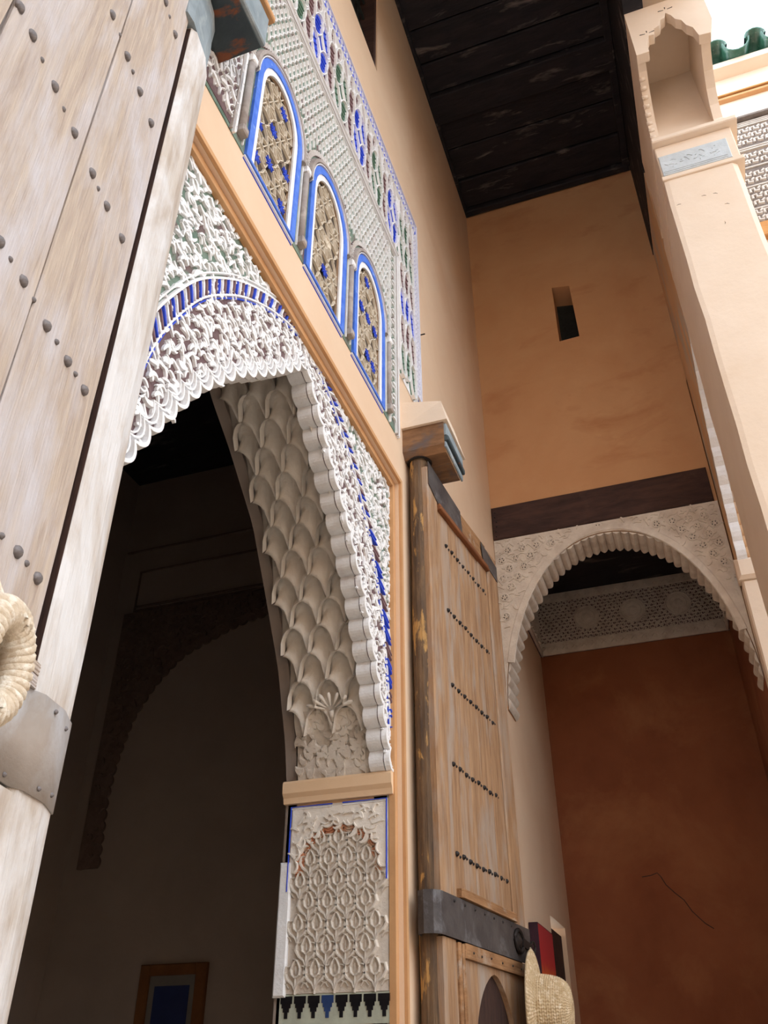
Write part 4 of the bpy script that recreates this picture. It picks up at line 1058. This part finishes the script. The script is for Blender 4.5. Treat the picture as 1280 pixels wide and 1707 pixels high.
# ================================================================== ROOM BEHIND THE DOORWAY
RE = END(4.6)
ra = thing('room_arch_relief', (-1.45, 4.6, 1.1), 'dim carved plaster arch relief on the end wall of the dark room', 'arch surround')
rc, rw = -1.43, 1.03
rin = [(rc - rw, 1.14), (rc - rw - .02, 1.55)] + smooth_poly([(rc - rw - .02, 1.55), (rc - rw + .0, 1.78), (rc - .96, 2.06), (rc - .83, 2.28), (rc - .64, 2.47), (rc - .25, 2.63), (rc, 2.68), (rc + .25, 2.63), (rc + .64, 2.47), (rc + .83, 2.28), (rc + .96, 2.06), (rc + rw, 1.78), (rc + rw, 1.55)], 60, 1)[1:] + [(rc + rw, 1.14)]
rsc = scallop(rin, .07, .018)
MB().plate(RE, [(-2.60, 1.14)] + rsc + [(-.46, 1.14), (-.46, 2.86), (-2.60, 2.86)], [], .001, .02).build('relief_ground', 'room_carve', ra)
mb = MB(); scrolls(mb, RE, [(-2.58, 1.16)] + rsc[::2] + [(-.47, 1.16), (-.47, 2.84), (-2.58, 2.84)], .04, .04, .055, .012, .02, test=lambda p: -2.55 < p[0] < -1.2 and min(math.dist(p, q) for q in rsc) > .04)
mb.build('relief_scrollwork', 'room_carve', ra, kind='stuff')
for pth in ([(-2.53, 1.2), (-2.53, 3.20), (-.46, 3.20)], [(-2.53, 2.88), (-.46, 2.88)], [(-2.53, 2.91), (-.46, 2.91)], [(-2.68, 3.39), (-.46, 3.39)], [(-2.50, 1.2), (-2.50, 2.86)]):
    MB().ribbon(RE, pth, .016, .014, .0, top=.6).build('moulding_line', 'room_carve', ra)
fp = thing('framed_picture', (-1.83, 4.6, .05), 'framed picture with a dark blue centre on the dim room wall', 'picture')
for (u0, u1, v0, v1) in ((-2.045, -1.985, .06, .605), (-1.70, -1.635, .06, .605), (-1.985, -1.70, .55, .605), (-1.985, -1.70, .06, .115)):
    MB().chbox(RE, u0, u1, v0, v1, .002, .03, .006).build('frame_side', 'pic_wood', fp)
MB().box(RE, -1.986, -1.699, .114, .551, .002, .012).build('mount', 'pic_mat', fp)
MB().box(RE, -1.95, -1.735, .16, .50, .0122, .014).build('blue_print', 'pic_blue', fp)

# ================================================================== STRAW HAT ON THE FAR LEAF
def braid(mb, fr, r0, n0, r1, n1, coil, wdt, seg=60):
    """one coil of plaited straw: a ring of small slanted strands, alternating like a herringbone"""
    for k in range(seg):
        t = 2 * math.pi * (k + .5) / seg
        for q, sl in ((0, 1), (1, -1)):
            ra_, na_ = r0 + (r1 - r0) * (q * .5), n0 + (n1 - n0) * (q * .5)
            rb_, nb_ = r0 + (r1 - r0) * (q * .5 + .5), n0 + (n1 - n0) * (q * .5 + .5)
            dt = sl * math.pi / seg * 1.1
            a = fr(math.cos(t - dt) * ra_, math.sin(t - dt) * ra_, na_); b = fr(math.cos(t + dt) * rb_, math.sin(t + dt) * rb_, nb_)
            mid = (a + b) / 2 + (Vector(fr(0, 0, 0)) * 0)
            out = Vector(fr(math.cos(t), math.sin(t), 0)) - Vector(fr(0, 0, 0))
            slope = Vector((r1 - r0, n1 - n0)).normalized() if (r1 != r0 or n1 != n0) else Vector((1, 0))
            nrm = (out * (-slope[1]) + fr.N * slope[0]); nrm = nrm if nrm.dot(fr.N + out) > 0 else -nrm
            w_ = wdt; d_ = (b - a).normalized(); s_ = d_.cross(nrm).normalized() * w_
            vs = [a - s_, a + s_, b + s_, b - s_, mid + nrm * w_ * .9]
            mb.add(vs, [(0, 1, 4), (1, 2, 4), (2, 3, 4), (3, 0, 4)])
def make_hat(name, fr, label, Rb, Rc, Hc, cord_top, scale=1.0):
    t = thing(name, fr(0, -Rb, 0), label, 'hat', 'straw hats hung on the door leaves')
    brim = MB(); brim.lathe(fr, [(Rc * .98, .012), (Rc + (Rb - Rc) * .5, .010), (Rb, -.004), (Rb, -.010), (Rc + (Rb - Rc) * .5, .002), (Rc * .98, .004)], 48)
    bo_ = brim.build('brim', 'straw', t, smooth=True)
    n = 9; bb_ = MB()
    for i in range(n):
        ra_ = Rc + (Rb - Rc) * i / n; rb_ = Rc + (Rb - Rc) * (i + 1) / n
        z = lambda r: .012 - .016 * ((r - Rc) / (Rb - Rc)) ** 2
        braid(bb_, fr, ra_, z(ra_), rb_, z(rb_), i, .0045 * scale, 90)
    bb_.build('brim_plait', 'straw', bo_, kind='stuff')
    pr_ = [(Rc, .010)] + [(Rc * (1 - .10 * (q / 5)) if q < 4 else 0, 0) for q in ()]
    pr_ = [(Rc, .008), (Rc * .985, Hc * .25), (Rc * .95, Hc * .5), (Rc * .88, Hc * .74), (Rc * .70, Hc * .92), (Rc * .42, Hc * .99), (.004, Hc)]
    cr_ = MB(); cr_.lathe(fr, pr_, 48); co_ = cr_.build('crown', 'straw', t, smooth=True)
    cb_ = MB(); P_ = [lerp_poly(pr_, i / 12) for i in range(13)]
    for i in range(11): braid(cb_, fr, P_[i][0], P_[i][1] + .001, P_[i + 1][0], P_[i + 1][1] + .001, i, .005 * scale, 60)
    cb_.build('crown_plait', 'straw', co_, kind='stuff')
    if cord_top is not None:
        a = fr(0, Rb * .96, 0); MB().tube([a, (a + cord_top) / 2 + Vector((.003, 0, -.004)), cord_top], .004, 6).build('hanging_cord', 'straw', t)
    return t
# hat axis points away from the leaf; its brim leans on the leaf's edge
ax = (RGT.N * .98 + RGT.U * .16 - RGT.V * .03).normalized()
ux = Vector((0, 0, 1)).cross(ax).normalized()
HT = Fr(RGT(.74, .292, .052), ux, ax.cross(ux) * 1.0, ax)
if HT.V.z < 0: HT.V = -HT.V
make_hat('straw_hat', HT, 'woven straw hat hanging from the latch of the far door leaf', .205, .118, .14, RGT(.80, .512, .03))
# braided straw piece hung on the near leaf, cut by the picture's left edge
HN = Fr(LFT(-.030, .476, .050), LFT.U, LFT.V, LFT.N)
sr = thing('braided_straw_ring', LFT(-.048, .39, .052), 'chunky braided straw ring hanging on the near door leaf', 'straw ring')
core = MB(); core.tube([HN(math.cos(t) * .048, math.sin(t) * .066, 0) for t in [2 * math.pi * i / 40 for i in range(40)]], .016, 10, closed=True); core.build('core_coil', 'pale_straw', sr, smooth=True)
for st in range(3):
    pts = []
    for i in range(240):
        t = 2 * math.pi * i / 240; ph = t * 11 + st * 2 * math.pi / 3
        rr = .018
        c_ = HN(math.cos(t) * .048, math.sin(t) * .066, 0); out = (HN.U * math.cos(t) + HN.V * math.sin(t)).normalized()
        pts.append(c_ + out * (rr * math.cos(ph)) + HN.N * (rr * math.sin(ph)))
    MB().tube(pts, .0085, 7, closed=True).build('plaited_strand', 'pale_straw', sr, smooth=True)
MB().tube([HN(0, .066, 0), HN(.0, .12, -.03), LFT(-.048, .62, 0.004)], .004, 6).build('hanging_cord', 'pale_straw', sr)
